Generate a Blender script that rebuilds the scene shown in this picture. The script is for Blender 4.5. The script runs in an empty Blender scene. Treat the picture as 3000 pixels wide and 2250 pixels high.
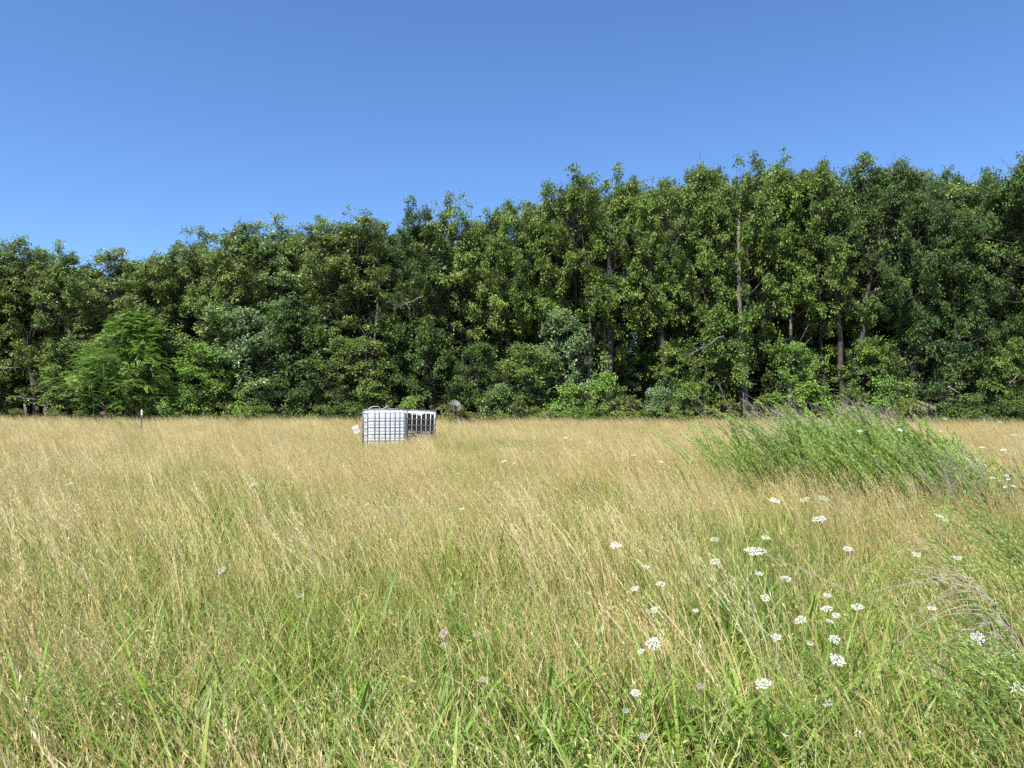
import bpy, math, random
import numpy as np
from mathutils import Vector, Matrix, Euler, noise

random.seed(7)
RNG = np.random.default_rng(7)
scene = bpy.context.scene
COL = scene.collection

# ------------------------------------------------------------------ camera
CAM_H = 1.45
FPX = 2224.0                       # focal length in pixels of the 3000 px wide photograph
PITCH = math.atan2(42.0, FPX)
cam_data = bpy.data.cameras.new('camera')
cam_data.sensor_width = 36.0
cam_data.lens = 36.0 * FPX / 3000.0
cam_data.clip_start = 0.05
cam_data.clip_end = 3000.0
cam = bpy.data.objects.new('camera', cam_data)
COL.objects.link(cam)
cam.location = (0, 0, CAM_H)
cam.rotation_euler = (math.pi / 2 + PITCH, 0, 0)
scene.camera = cam

# ------------------------------------------------------------------ sky, sun, exposure
SUN_EL = math.radians(58.5)
SUN_AZ = math.radians(214)         # clockwise from +Y: behind the camera, to the left
world = bpy.data.worlds.new('World')
scene.world = world
world.use_nodes = True
wn, wl = world.node_tree.nodes, world.node_tree.links
wn.clear()
sky = wn.new('ShaderNodeTexSky')
sky.sky_type = 'NISHITA'
sky.sun_disc = False
sky.sun_elevation = SUN_EL
sky.sun_rotation = SUN_AZ
sky.altitude = 300
sky.air_density = 1.0
sky.dust_density = 0.3
sky.ozone_density = 3.0
bg = wn.new('ShaderNodeBackground')
bg.inputs['Strength'].default_value = 0.095
wo = wn.new('ShaderNodeOutputWorld')
tint = wn.new('ShaderNodeMix'); tint.data_type = 'RGBA'; tint.blend_type = 'MULTIPLY'
tint.inputs['Factor'].default_value = 1.0
tint.inputs['B'].default_value = (0.585, 0.77, 1.0, 1)      # clear dry air: a deeper blue all over
wl.new(sky.outputs[0], tint.inputs['A'])
wl.new(tint.outputs['Result'], bg.inputs['Color'])
wl.new(bg.outputs[0], wo.inputs['Surface'])

sd = bpy.data.lights.new('sun', 'SUN')
sd.energy = 5.0
sd.angle = math.radians(0.53)
sd.color = (1.0, 0.955, 0.88)
sun = bpy.data.objects.new('sun', sd)
COL.objects.link(sun)
sun_dir = Vector((math.sin(SUN_AZ) * math.cos(SUN_EL), math.cos(SUN_AZ) * math.cos(SUN_EL), math.sin(SUN_EL)))
sun.rotation_euler = (-sun_dir).to_track_quat('-Z', 'Y').to_euler()
sun.location = (0, 0, 40)

vs = scene.view_settings
vs.view_transform = 'Standard'
vs.look = 'None'
vs.exposure = 1.03
vs.gamma = 1.0
vs.use_curve_mapping = False
scene.render.engine = 'CYCLES'
cy = scene.cycles
cy.max_bounces = 5
cy.diffuse_bounces = 3
cy.glossy_bounces = 2
cy.transmission_bounces = 3
cy.transparent_max_bounces = 4
cy.caustics_reflective = False
cy.caustics_refractive = False
cy.use_denoising = False


# ------------------------------------------------------------------ helpers
def pix(px, py, d):
    """world point seen at photograph pixel (px, py), d metres ahead of the camera"""
    u, v = (px - 1500.0) / FPX, (1125.0 - py) / FPX
    c, s = math.cos(PITCH), math.sin(PITCH)
    dx, dy, dz = u, c - v * s, s + v * c
    k = d / dy
    return Vector((dx * k, d, CAM_H + dz * k))


def at_height(px, py, z):
    """world point seen at the pixel that lies z above the ground"""
    u, v = (px - 1500.0) / FPX, (1125.0 - py) / FPX
    c, s = math.cos(PITCH), math.sin(PITCH)
    dx, dy, dz = u, c - v * s, s + v * c
    k = (z - CAM_H) / dz
    return Vector((dx * k, dy * k, z))


def new_mat(name):
    m = bpy.data.materials.new(name)
    m.use_nodes = True
    m.node_tree.nodes.clear()
    return m, m.node_tree.nodes, m.node_tree.links


def ramp(nodes, stops):
    r = nodes.new('ShaderNodeValToRGB')
    el = r.color_ramp.elements
    while len(el) < len(stops):
        el.new(0.5)
    for e, (p, c) in zip(el, stops):
        e.position = p
        e.color = (*c, 1)
    return r


def foliage_mat(name, stops, transl=0.20, rough=0.5, spec=0.35, under=None, objvar=0.0, tcol=1.25):
    """leaf or blade: colour from the per-leaf 'tint', thin and partly translucent"""
    m, n, l = new_mat(name)
    at = n.new('ShaderNodeAttribute'); at.attribute_name = 'tint'
    fac = at.outputs['Fac']
    if objvar:
        oi = n.new('ShaderNodeObjectInfo')
        ma = n.new('ShaderNodeMath'); ma.operation = 'MULTIPLY_ADD'
        ma.inputs[1].default_value = objvar
        l.new(oi.outputs['Random'], ma.inputs[0])
        ad = n.new('ShaderNodeMath'); ad.operation = 'ADD'; ad.inputs[1].default_value = -objvar / 2
        l.new(fac, ad.inputs[0]); l.new(ad.outputs[0], ma.inputs[2])
        fac = ma.outputs[0]
    r = ramp(n, stops)
    l.new(fac, r.inputs[0])
    col = r.outputs[0]
    if under:
        ge = n.new('ShaderNodeNewGeometry')
        mx = n.new('ShaderNodeMix'); mx.data_type = 'RGBA'
        l.new(ge.outputs['Backfacing'], mx.inputs['Factor'])
        l.new(col, mx.inputs['A']); mx.inputs['B'].default_value = (*under, 1)
        col = mx.outputs['Result']
    p = n.new('ShaderNodeBsdfPrincipled')
    p.inputs['Roughness'].default_value = rough
    p.inputs['Specular IOR Level'].default_value = spec
    l.new(col, p.inputs['Base Color'])
    t = n.new('ShaderNodeBsdfTranslucent')
    hs = n.new('ShaderNodeHueSaturation'); hs.inputs['Value'].default_value = tcol; hs.inputs['Saturation'].default_value = 1.1
    l.new(col, hs.inputs['Color']); l.new(hs.outputs[0], t.inputs['Color'])
    mix = n.new('ShaderNodeMixShader'); mix.inputs[0].default_value = transl
    l.new(p.outputs[0], mix.inputs[1]); l.new(t.outputs[0], mix.inputs[2])
    o = n.new('ShaderNodeOutputMaterial')
    l.new(mix.outputs[0], o.inputs['Surface'])
    return m


def noise_mat(name, stops, scale=8.0, rough=0.8, stretch=(1, 1, 1), bump=0.0, detail=6, spec=0.3, metallic=0.0):
    m, n, l = new_mat(name)
    tc = n.new('ShaderNodeTexCoord')
    mp = n.new('ShaderNodeMapping'); mp.inputs['Scale'].default_value = stretch
    l.new(tc.outputs['Object'], mp.inputs[0])
    no = n.new('ShaderNodeTexNoise'); no.inputs['Scale'].default_value = scale; no.inputs['Detail'].default_value = detail
    l.new(mp.outputs[0], no.inputs['Vector'])
    r = ramp(n, stops); l.new(no.outputs['Fac'], r.inputs[0])
    p = n.new('ShaderNodeBsdfPrincipled')
    p.inputs['Roughness'].default_value = rough
    p.inputs['Specular IOR Level'].default_value = spec
    p.inputs['Metallic'].default_value = metallic
    l.new(r.outputs[0], p.inputs['Base Color'])
    if bump:
        b = n.new('ShaderNodeBump'); b.inputs['Strength'].default_value = bump; b.inputs['Distance'].default_value = 0.02
        l.new(no.outputs['Fac'], b.inputs['Height']); l.new(b.outputs[0], p.inputs['Normal'])
    o = n.new('ShaderNodeOutputMaterial'); l.new(p.outputs[0], o.inputs['Surface'])
    return m


class Geo:
    """collects triangles with a per-vertex tint and a material slot, then becomes one mesh"""
    def __init__(self):
        self.v, self.f, self.t, self.m, self.n = [], [], [], [], 0

    def add(self, verts, tris, tint=0.5, mat=0):
        verts = np.asarray(verts, float).reshape(-1, 3)
        tris = np.asarray(tris, int).reshape(-1, 3)
        if len(verts) == 0:
            return
        t = np.broadcast_to(np.asarray(tint, float), (len(verts),))
        self.v.append(verts); self.f.append(tris + self.n); self.t.append(t)
        self.m.append(np.full(len(tris), mat, int)); self.n += len(verts)

    def mesh(self, name, mats, smooth=False):
        v, f = np.concatenate(self.v), np.concatenate(self.f)
        t, mi = np.concatenate(self.t), np.concatenate(self.m)
        me = bpy.data.meshes.new(name)
        me.vertices.add(len(v)); me.vertices.foreach_set('co', v.astype(np.float32).ravel())
        me.loops.add(len(f) * 3); me.loops.foreach_set('vertex_index', f.astype(np.int32).ravel())
        me.polygons.add(len(f)); me.polygons.foreach_set('loop_start', np.arange(0, len(f) * 3, 3, dtype=np.int32))
        me.polygons.foreach_set('material_index', mi.astype(np.int32))
        me.polygons.foreach_set('use_smooth', np.full(len(f), smooth))
        a = me.attributes.new('tint', 'FLOAT', 'POINT'); a.data.foreach_set('value', t.astype(np.float32))
        for m in (mats if isinstance(mats, (list, tuple)) else [mats]):
            me.materials.append(m)
        me.update()
        return me

    # ---- shapes
    def leaves(self, P, D, N, L, W, tint, droop=0.12, fold=0.18, mat=0):
        P, D, N = (np.asarray(a, float) for a in (P, D, N))
        k = len(P)
        L = np.broadcast_to(np.asarray(L, float), (k,))[:, None]; W = np.broadcast_to(np.asarray(W, float), (k,))[:, None]
        D = D / (np.linalg.norm(D, axis=1, keepdims=True) + 1e-9)
        S = np.cross(D, N); S /= (np.linalg.norm(S, axis=1, keepdims=True) + 1e-9)
        N = np.cross(S, D)
        mid = P + D * L * 0.5
        v = np.stack([P, mid - S * W / 2 + N * W * fold, P + D * L - N * L * droop, mid + S * W / 2 + N * W * fold], 1)
        b = np.arange(k)[:, None] * 4
        f = np.concatenate([b + [0, 2, 1], b + [0, 3, 2]], 1).reshape(-1, 3)
        self.add(v.reshape(-1, 3), f, np.repeat(np.broadcast_to(np.asarray(tint, float), (k,)), 4), mat)

    def blades(self, P, up, bend, side, W, tint, seg=3, mat=0, a=0.35, tipw=0.0):
        """curved ribbons: P base, up height vector, bend sideways drift at the tip, side unit width direction"""
        P, up, bend, side = (np.asarray(x, float) for x in (P, up, bend, side))
        k = len(P)
        W = np.broadcast_to(np.asarray(W, float), (k,))[:, None]
        rows = []
        for i in range(seg + 1):
            t = i / seg
            c = P + up * (t - 0.12 * t * t) + bend * (a * t + (1 - a) * t * t)
            if i < seg:
                w = W * (1 - 0.75 * t ** 1.6) * 0.5
                rows += [c - side * w, c + side * w]
            else:
                rows.append(c)
        v = np.stack(rows, 1)
        m = v.shape[1]
        fs = []
        for i in range(seg - 1):
            q = 2 * i
            fs += [[q, q + 1, q + 3], [q, q + 3, q + 2]]
        q = 2 * (seg - 1)
        fs.append([q, q + 1, q + 2])
        f = (np.arange(k)[:, None, None] * m + np.array(fs)[None]).reshape(-1, 3)
        self.add(v.reshape(-1, 3), f, np.repeat(np.broadcast_to(np.asarray(tint, float), (k,)), m), mat)

    def tube(self, pts, radii, sides=6, tint=0.5, mat=0, cap=True):
        pts = np.asarray(pts, float); k = len(pts)
        radii = np.broadcast_to(np.asarray(radii, float), (k,))
        tan = np.gradient(pts, axis=0)
        tan /= (np.linalg.norm(tan, axis=1, keepdims=True) + 1e-9)
        ref = np.array([0.31, 0.17, 0.93]) if abs(tan[0][2]) < 0.9 else np.array([0.9, 0.3, 0.1])
        A = np.cross(tan, ref); A /= (np.linalg.norm(A, axis=1, keepdims=True) + 1e-9)
        B = np.cross(tan, A)
        an = np.linspace(0, 2 * np.pi, sides, endpoint=False)
        ring = (A[:, None] * np.cos(an)[None, :, None] + B[:, None] * np.sin(an)[None, :, None]) * radii[:, None, None] + pts[:, None]
        fs = []
        for i in range(k - 1):
            for j in range(sides):
                j2 = (j + 1) % sides
                p, q, r, s = i * sides + j, i * sides + j2, (i + 1) * sides + j2, (i + 1) * sides + j
                fs += [[p, q, r], [p, r, s]]
        v = ring.reshape(-1, 3)
        if cap:
            n0 = len(v)
            v = np.concatenate([v, pts[:1], pts[-1:]])
            for j in range(sides):
                j2 = (j + 1) % sides
                fs += [[n0, j2, j], [n0 + 1, (k - 1) * sides + j, (k - 1) * sides + j2]]
        self.add(v, fs, tint, mat)

    def box(self, c, s, mat=0, rot=None):
        c, s = np.asarray(c, float), np.asarray(s, float) / 2
        v = np.array([[x, y, z] for x in (-1, 1) for y in (-1, 1) for z in (-1, 1)], float) * s
        if rot is not None:
            v = v @ np.array(rot.to_matrix()).T
        f = [[0, 1, 3], [0, 3, 2], [4, 6, 7], [4, 7, 5], [0, 4, 5], [0, 5, 1], [2, 3, 7], [2, 7, 6], [0, 2, 6], [0, 6, 4], [1, 5, 7], [1, 7, 3]]
        self.add(v + c, f, 0.5, mat)


def link(name, mesh, parent=None, loc=None):
    o = bpy.data.objects.new(name, mesh)
    COL.objects.link(o)
    if parent is not None:
        o.parent = parent
    if loc is not None:
        o.location = loc
    return o


def tag(o, label=None, cat=None, group=None, kind=None):
    if label: o['label'] = label
    if cat: o['category'] = cat
    if group: o['group'] = group
    if kind: o['kind'] = kind
    return o


def thing(name, label, cat, loc=(0, 0, 0), group=None):
    o = bpy.data.objects.new(name, None)
    o.empty_display_size = 0.2
    COL.objects.link(o)
    o.location = loc
    return tag(o, label, cat, group)


def copy_tree(o, parent=None):
    c = o.copy(); COL.objects.link(c)
    if parent is not None:
        c.parent = parent
    for ch in list(o.children):
        copy_tree(ch, c)
    return c


def unit(a):
    a = np.asarray(a, float)
    return a / (np.linalg.norm(a) + 1e-9)


def tree_line(px):
    return 38.0 - 5.5 * px / 3000.0


def tree_line_x(x):
    """distance of the wood's edge at world x"""
    d = 35.0
    for _ in range(4):
        d = tree_line(1500 + x / d * FPX)
    return max(30.5, min(40.5, d))


# ------------------------------------------------------------------ materials
BARK = noise_mat('bark', [(0.3, (0.03, 0.025, 0.02)), (0.6, (0.07, 0.06, 0.048)), (0.8, (0.125, 0.112, 0.095))], 6, 0.9, (3, 3, 0.5), 0.8)
BARK_PALE = noise_mat('pale_bark', [(0.3, (0.09, 0.075, 0.06)), (0.6, (0.19, 0.165, 0.135)), (0.8, (0.28, 0.25, 0.21))], 7, 0.9, (3, 3, 0.5), 0.6)
DEADWOOD = noise_mat('dead_wood', [(0.3, (0.10, 0.09, 0.075)), (0.7, (0.22, 0.20, 0.17))], 12, 0.9)
OAK = foliage_mat('oak_leaf', [(0, (0.058, 0.112, 0.015)), (0.5, (0.136, 0.218, 0.030)), (1, (0.259, 0.356, 0.063))], under=(0.17, 0.22, 0.08), objvar=0.3, spec=0.25, rough=0.5)
OLIVE = foliage_mat('olive_leaf', [(0, (0.063, 0.113, 0.015)), (0.5, (0.148, 0.227, 0.033)), (1, (0.286, 0.380, 0.076))], under=(0.22, 0.26, 0.10), objvar=0.25, spec=0.45, rough=0.45)
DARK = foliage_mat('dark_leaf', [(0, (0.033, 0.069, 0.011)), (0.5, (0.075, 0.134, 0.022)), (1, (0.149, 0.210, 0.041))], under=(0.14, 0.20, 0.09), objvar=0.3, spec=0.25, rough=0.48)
SILVER = foliage_mat('silver_leaf', [(0, (0.057, 0.114, 0.029)), (0.5, (0.126, 0.216, 0.053)), (1, (0.252, 0.348, 0.112))], under=(0.30, 0.38, 0.22), objvar=0.2, spec=0.45, rough=0.45)
BRIGHT = foliage_mat('bright_leaf', [(0, (0.086, 0.186, 0.021)), (0.5, (0.180, 0.311, 0.039)), (1, (0.301, 0.442, 0.069))], under=(0.18, 0.27, 0.09), objvar=0.2, spec=0.4)
YELLOWISH = foliage_mat('yellow_green_leaf', [(0, (0.077, 0.121, 0.017)), (0.5, (0.165, 0.209, 0.033)), (0.85, (0.264, 0.275, 0.055)), (1, (0.330, 0.176, 0.044))], under=(0.2, 0.23, 0.08), objvar=0.2)
DRY = foliage_mat('dry_grass_blade', [(0, (0.288, 0.197, 0.080)), (0.25, (0.443, 0.334, 0.133)), (0.55, (0.556, 0.443, 0.186)), (0.8, (0.649, 0.541, 0.275)), (1, (0.742, 0.649, 0.400))], transl=0.32, rough=0.55, spec=0.3, objvar=0.5)
GREEN = foliage_mat('green_grass_blade', [(0, (0.094, 0.157, 0.025)), (0.35, (0.198, 0.269, 0.050)), (0.7, (0.319, 0.381, 0.090)), (0.88, (0.418, 0.426, 0.130)), (1, (0.506, 0.426, 0.170))], transl=0.4, rough=0.45, spec=0.4, objvar=0.35)
BROAD = foliage_mat('broad_grass_blade', [(0, (0.081, 0.172, 0.025)), (0.5, (0.161, 0.287, 0.040)), (1, (0.276, 0.391, 0.070))], transl=0.4, rough=0.45, spec=0.3, objvar=0.3)
WEED = foliage_mat('weed_leaf', [(0, (0.160, 0.239, 0.048)), (0.5, (0.333, 0.442, 0.101)), (1, (0.542, 0.646, 0.237))], transl=0.42, rough=0.5, objvar=0.2)
WEEDGREY = foliage_mat('grey_weed_leaf', [(0, (0.150, 0.209, 0.054)), (0.5, (0.280, 0.374, 0.108)), (1, (0.430, 0.550, 0.216))], transl=0.4, rough=0.55, objvar=0.2)
STALKGREY = foliage_mat('dead_stalk', [(0.0, (0.17, 0.14, 0.11)), (0.5, (0.31, 0.265, 0.20)), (1.0, (0.47, 0.42, 0.33))], transl=0.1, rough=0.8)
PETAL = foliage_mat('white_petal', [(0.0, (0.44, 0.47, 0.34)), (0.4, (0.66, 0.67, 0.60)), (1.0, (0.80, 0.80, 0.78))], transl=0.25, rough=0.6)
PETALGREEN = foliage_mat('greenish_bud', [(0.0, (0.36, 0.43, 0.24)), (1.0, (0.60, 0.66, 0.48))], transl=0.25, rough=0.6)
PETALPINK = foliage_mat('fading_petal', [(0.0, (0.36, 0.25, 0.23)), (1.0, (0.58, 0.46, 0.43))], transl=0.25, rough=0.6)
SEEDGREY = foliage_mat('grey_seed', [(0.0, (0.28, 0.27, 0.25)), (1.0, (0.55, 0.54, 0.50))], transl=0.15, rough=0.8)
STEMGREEN = foliage_mat('green_stem', [(0.0, (0.08, 0.13, 0.03)), (1.0, (0.18, 0.24, 0.07))], transl=0.1)
YELLOWPETAL = foliage_mat('yellow_petal', [(0.0, (0.75, 0.60, 0.05)), (1.0, (0.85, 0.74, 0.12))], transl=0.25)

# ------------------------------------------------------------------ ground
def ground_mat():
    m, n, l = new_mat('field_soil')
    tc = n.new('ShaderNodeTexCoord')
    n1 = n.new('ShaderNodeTexNoise'); n1.inputs['Scale'].default_value = 0.6; n1.inputs['Detail'].default_value = 6
    n2 = n.new('ShaderNodeTexNoise'); n2.inputs['Scale'].default_value = 45; n2.inputs['Detail'].default_value = 8
    l.new(tc.outputs['Object'], n1.inputs['Vector']); l.new(tc.outputs['Object'], n2.inputs['Vector'])
    r1 = ramp(n, [(0.35, (0.16, 0.125, 0.07)), (0.65, (0.14, 0.145, 0.06))])
    r2 = ramp(n, [(0.35, (0.05, 0.04, 0.025)), (0.55, (0.20, 0.155, 0.085)), (0.75, (0.38, 0.30, 0.17))])
    l.new(n1.outputs['Fac'], r1.inputs[0]); l.new(n2.outputs['Fac'], r2.inputs[0])
    mx = n.new('ShaderNodeMix'); mx.data_type = 'RGBA'; mx.inputs['Factor'].default_value = 0.5
    l.new(r1.outputs[0], mx.inputs['A']); l.new(r2.outputs[0], mx.inputs['B'])
    p = n.new('ShaderNodeBsdfPrincipled'); p.inputs['Roughness'].default_value = 0.95
    l.new(mx.outputs['Result'], p.inputs['Base Color'])
    b = n.new('ShaderNodeBump'); b.inputs['Strength'].default_value = 0.8; b.inputs['Distance'].default_value = 0.03
    l.new(n2.outputs['Fac'], b.inputs['Height']); l.new(b.outputs[0], p.inputs['Normal'])
    o = n.new('ShaderNodeOutputMaterial'); l.new(p.outputs[0], o.inputs['Surface'])
    return m


def sheet(name, x0, x1, y0, y1, z, mat, label, cat, edge=None, nx=40, ny=40):
    g = Geo()
    xs = np.linspace(x0, x1, nx + 1); ts = np.linspace(0, 1, ny + 1)
    V = []
    for t in ts:
        for x in xs:
            ya = y0 if edge is None else edge(x)
            V.append((x, ya + (y1 - ya) * t, z))
    F = []
    for j in range(ny):
        for i in range(nx):
            a = j * (nx + 1) + i
            F += [[a, a + 1, a + nx + 2], [a, a + nx + 2, a + nx + 1]]
    g.add(V, F)
    o = link(name, g.mesh(name, mat))
    return tag(o, label, cat, None, 'structure')


sheet('field', -900, 900, -900, 900, 0.0, ground_mat(), 'dry meadow ground reaching out to the wood', 'field')
LEAFLITTER = noise_mat('leaf_litter', [(0.3, (0.035, 0.025, 0.015)), (0.55, (0.10, 0.072, 0.042)), (0.75, (0.19, 0.14, 0.085))], 30, 0.95, bump=0.8)
sheet('forest_floor', -120, 120, 34, 150, 0.006, LEAFLITTER, 'brown leaf litter on the ground under the trees', 'forest floor',
      edge=lambda x: tree_line_x(x) - 0.3 + 0.5 * math.sin(x * 1.3) + 0.3 * math.sin(x * 3.1), nx=120, ny=8)


# ------------------------------------------------------------------ trees
def profile_tall(u):
    return float(np.interp(u, [0, 0.12, 0.4, 0.75, 0.92, 1.0], [0.6, 0.85, 1.0, 0.98, 0.80, 0.70]))


def profile_dome(u):
    return float(np.interp(u, [0, 0.2, 0.5, 0.8, 1.0], [0.9, 1.0, 0.95, 0.7, 0.35]))


def gen_tree(seed, H, R, cb=0.2, n_limb=30, n_sec=6, n_twig=4, lpc=9, leaf=(0.17, 0.095), spread=0.17, lean=(0, 0), r0=None,
             prof=profile_tall, compound=False, bare=0.0):
    """returns the meshes' Geo (trunk, branches, crown)"""
    rg = np.random.default_rng(seed)
    r0 = r0 or 0.0125 * H
    tr, br, cr = Geo(), Geo(), Geo()
    n = 10
    zz = np.linspace(0, 0.92 * H, n)
    w = np.cumsum(rg.normal(0, 0.018 * H / 3, (n, 2)), axis=0); w -= w[0]
    xy = w + np.outer(zz / H, np.array(lean))
    T = np.column_stack([xy, zz])
    rad = r0 * (1 - 0.88 * (zz / zz[-1]) ** 0.9); rad[0] *= 1.35
    tr.tube(T, rad, 8)
    at = lambda t: np.array([np.interp(t * H, zz, T[:, k]) for k in range(3)])
    cents, outs, tint0 = [], [], []
    for i in range(n_limb):
        u = ((i + rg.random()) / n_limb) ** 0.85
        t = cb + (0.86 - cb) * u
        L = R * prof(u) * rg.uniform(0.78, 1.12)
        el = 0.05 + 1.15 * u ** 2.2 + rg.normal(0, 0.14)
        az = i * 2.39996 + rg.normal(0, 0.4)
        base = at(t)
        tone = rg.normal(0, 0.13)
        P = [base]
        k = 5
        for s in range(k):
            e = el + 0.22 * (s / k) + rg.normal(0, 0.1)
            a = az + rg.normal(0, 0.12)
            P.append(P[-1] + L / k * np.array([math.cos(a) * math.cos(e), math.sin(a) * math.cos(e), math.sin(e)]))
        P = np.array(P)
        rl = max(0.014, r0 * (1 - t) * 0.55)
        br.tube(P, np.linspace(rl, 0.007, k + 1), 5, cap=False)
        ld = unit(P[-1] - P[0])
        dead = rg.random() < bare
        for j in range(n_sec):
            s = 0.28 + 0.72 * (j + rg.random()) / n_sec
            b = np.array([np.interp(s * k, range(k + 1), P[:, q]) for q in range(3)])
            d = unit(ld * 0.55 + unit(rg.normal(0, 1, 3)) * 0.85 + np.array([0, 0, 0.22]))
            Ls = (0.42 * L * (1.15 - 0.5 * s) + 0.22) * rg.uniform(0.7, 1.2)
            e2 = b + d * Ls * 0.55 + rg.normal(0, 0.03, 3)
            e3 = b + d * Ls + np.array([0, 0, 0.10 * Ls]) + rg.normal(0, 0.04, 3)
            br.tube([b, e2, e3], [0.012, 0.008, 0.004], 4, cap=False)
            tone2 = tone + rg.normal(0, 0.09)
            for q in range(n_twig):
                s2 = 0.5 + 0.5 * (q + rg.random()) / n_twig
                bb = b + (e3 - b) * s2
                d2 = unit(d * 0.5 + unit(rg.normal(0, 1, 3)) * 0.9 + np.array([0, 0, 0.2]))
                ee = bb + d2 * rg.uniform(0.16, 0.38) * min(1.0, 0.4 + R / 3)
                br.tube([bb, ee], [0.005, 0.002], 3, cap=False)
                if not dead:
                    cents.append(ee); outs.append(d2); tint0.append(tone2)
                    if q % 2 == 0:
                        cents.append((bb + ee) / 2); outs.append(d2); tint0.append(tone2)
    C, O, T0 = np.array(cents), np.array(outs), np.array(tint0)
    # leaves gather in masses about a metre across with open hollows between them
    off = Vector((seed * 3.7, seed * 1.3, seed * 7.1)); ms = 1.15 * min(1.0, 0.45 + R / 4.5)
    v = np.array([noise.noise(Vector(c) / ms + off) for c in C])
    keep = v > (-0.35 if compound else -0.10)
    C, O, T0 = C[keep], O[keep], T0[keep]
    axis = np.column_stack([np.interp(C[:, 2], zz, T[:, 0]), np.interp(C[:, 2], zz, T[:, 1])])
    rad_out = np.column_stack([C[:, :2] - axis, np.zeros(len(C))])
    rad_out /= (np.linalg.norm(rad_out, axis=1, keepdims=True) + 1e-6)
    wind = np.array([-0.35, 0.0, 0.0])
    if not compound:
        idx = np.repeat(np.arange(len(C)), lpc); k = len(idx)
        pos = C[idx] + rg.normal(0, 1, (k, 3)) * np.array([spread, spread, spread * 0.72])
        D = O[idx] * 0.5 + rad_out[idx] * 0.35 + rg.normal(0, 0.6, (k, 3)) + wind + np.array([0, 0, -0.22])
        N = np.array([0, 0, 0.9]) + rad_out[idx] * 0.35 + rg.normal(0, 0.40, (k, 3))
        sz = rg.uniform(0.65, 1.25, k)
        cr.leaves(pos, D, N, leaf[0] * sz, leaf[1] * sz, np.clip(0.45 + T0[idx] + rg.normal(0, 0.17, k), 0, 1))
    else:
        idx = np.repeat(np.arange(len(C)), lpc); k = len(idx)
        base = C[idx] + rg.normal(0, 1, (k, 3)) * spread * 0.6
        D = O[idx] * 0.4 + rad_out[idx] * 0.6 + rg.normal(0, 0.45, (k, 3)) + np.array([0, 0, 0.1])
        D /= np.linalg.norm(D, axis=1, keepdims=True)
        up = np.array([0, 0, 1.0]) + rg.normal(0, 0.25, (k, 3))
        S = np.cross(D, up); S /= np.linalg.norm(S, axis=1, keepdims=True)
        tt = np.clip(0.45 + T0[idx] + rg.normal(0, 0.13, k), 0, 1)
        for q in range(7):
            u = (q + 0.6) / 7
            p = base + D * (0.42 * u) + np.array([0, 0, -0.16 * u * u])
            for sg in (-1, 1):
                cr.leaves(p, S * sg + D * 0.45 + np.array([0, 0, -0.25]), up, leaf[0] * (1.1 - 0.45 * u), leaf[1], tt, mat=0)
    top = C[:, 2].max() + spread
    r95 = np.percentile(np.linalg.norm(C[:, :2] - axis, axis=1), 93) + spread
    return tr, br, cr, top, r95


class Kind:
    def __init__(self, name, seed, mat, bark=BARK, **kw):
        tr, br, cr, self.top, self.r = gen_tree(seed, **kw)
        self.name = name
        self.trunk = tr.mesh(name + '_trunk', bark, True)
        self.branches = br.mesh(name + '_branches', bark, True)
        self.crown = cr.mesh(name + '_crown', mat)
        self.mat = mat


def plant_tree(kind, name, label, cat, x, y, height, halfwidth, rot, group=None, mat=None, bark=None, stem_name='trunk'):
    t = thing(name, label, cat, (x, y, 0), group)
    t.rotation_euler = (0, 0, rot)
    s = height / kind.top
    w = max(0.72, min(1.5, halfwidth / kind.r / s)) * s
    t.scale = (w, w, s)
    for nm, me, mt in ((stem_name, kind.trunk, bark), ('branches', kind.branches, bark), ('crown', kind.crown, mat)):
        o = link(nm, me, t)
        if mt is not None:
            o.material_slots[0].link = 'OBJECT'
            o.material_slots[0].material = mt
    return t


TALL = [Kind('tall_tree', 100 + i, OAK, H=11.0 + 0.3 * i, R=2.5, cb=cb, n_limb=46, n_sec=6, n_twig=6, lpc=15, leaf=(0.15, 0.092), spread=0.11,
             lean=(0.25 * math.sin(i * 2), 0.2 * math.cos(i * 3)), bare=0.06)
        for i, cb in enumerate([0.12, 0.20, 0.36, 0.16, 0.44, 0.38])]
YOUNG = [Kind('young_tree', 140 + i, OLIVE, H=5.5, R=1.7, cb=0.22, n_limb=20, n_sec=6, n_twig=4, lpc=13, leaf=(0.14, 0.085), spread=0.105, prof=profile_dome, r0=0.055) for i in range(2)]
LOCUST = Kind('locust', 160, BRIGHT, H=5.6, R=2.3, cb=0.06, n_limb=32, n_sec=5, n_twig=5, lpc=3, leaf=(0.095, 0.046), spread=0.18, prof=lambda u: float(np.interp(u, [0, .25, .6, 1], [1.0, 1.0, .65, .18])), compound=True, r0=0.05)
SHRUB = [Kind('shrub', 170 + i, BRIGHT, H=2.2, R=1.15, cb=0.03, n_limb=22, n_sec=5, n_twig=4, lpc=8, leaf=(0.13, 0.085), spread=0.10, prof=profile_dome, r0=0.03) for i in range(3)]

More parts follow.
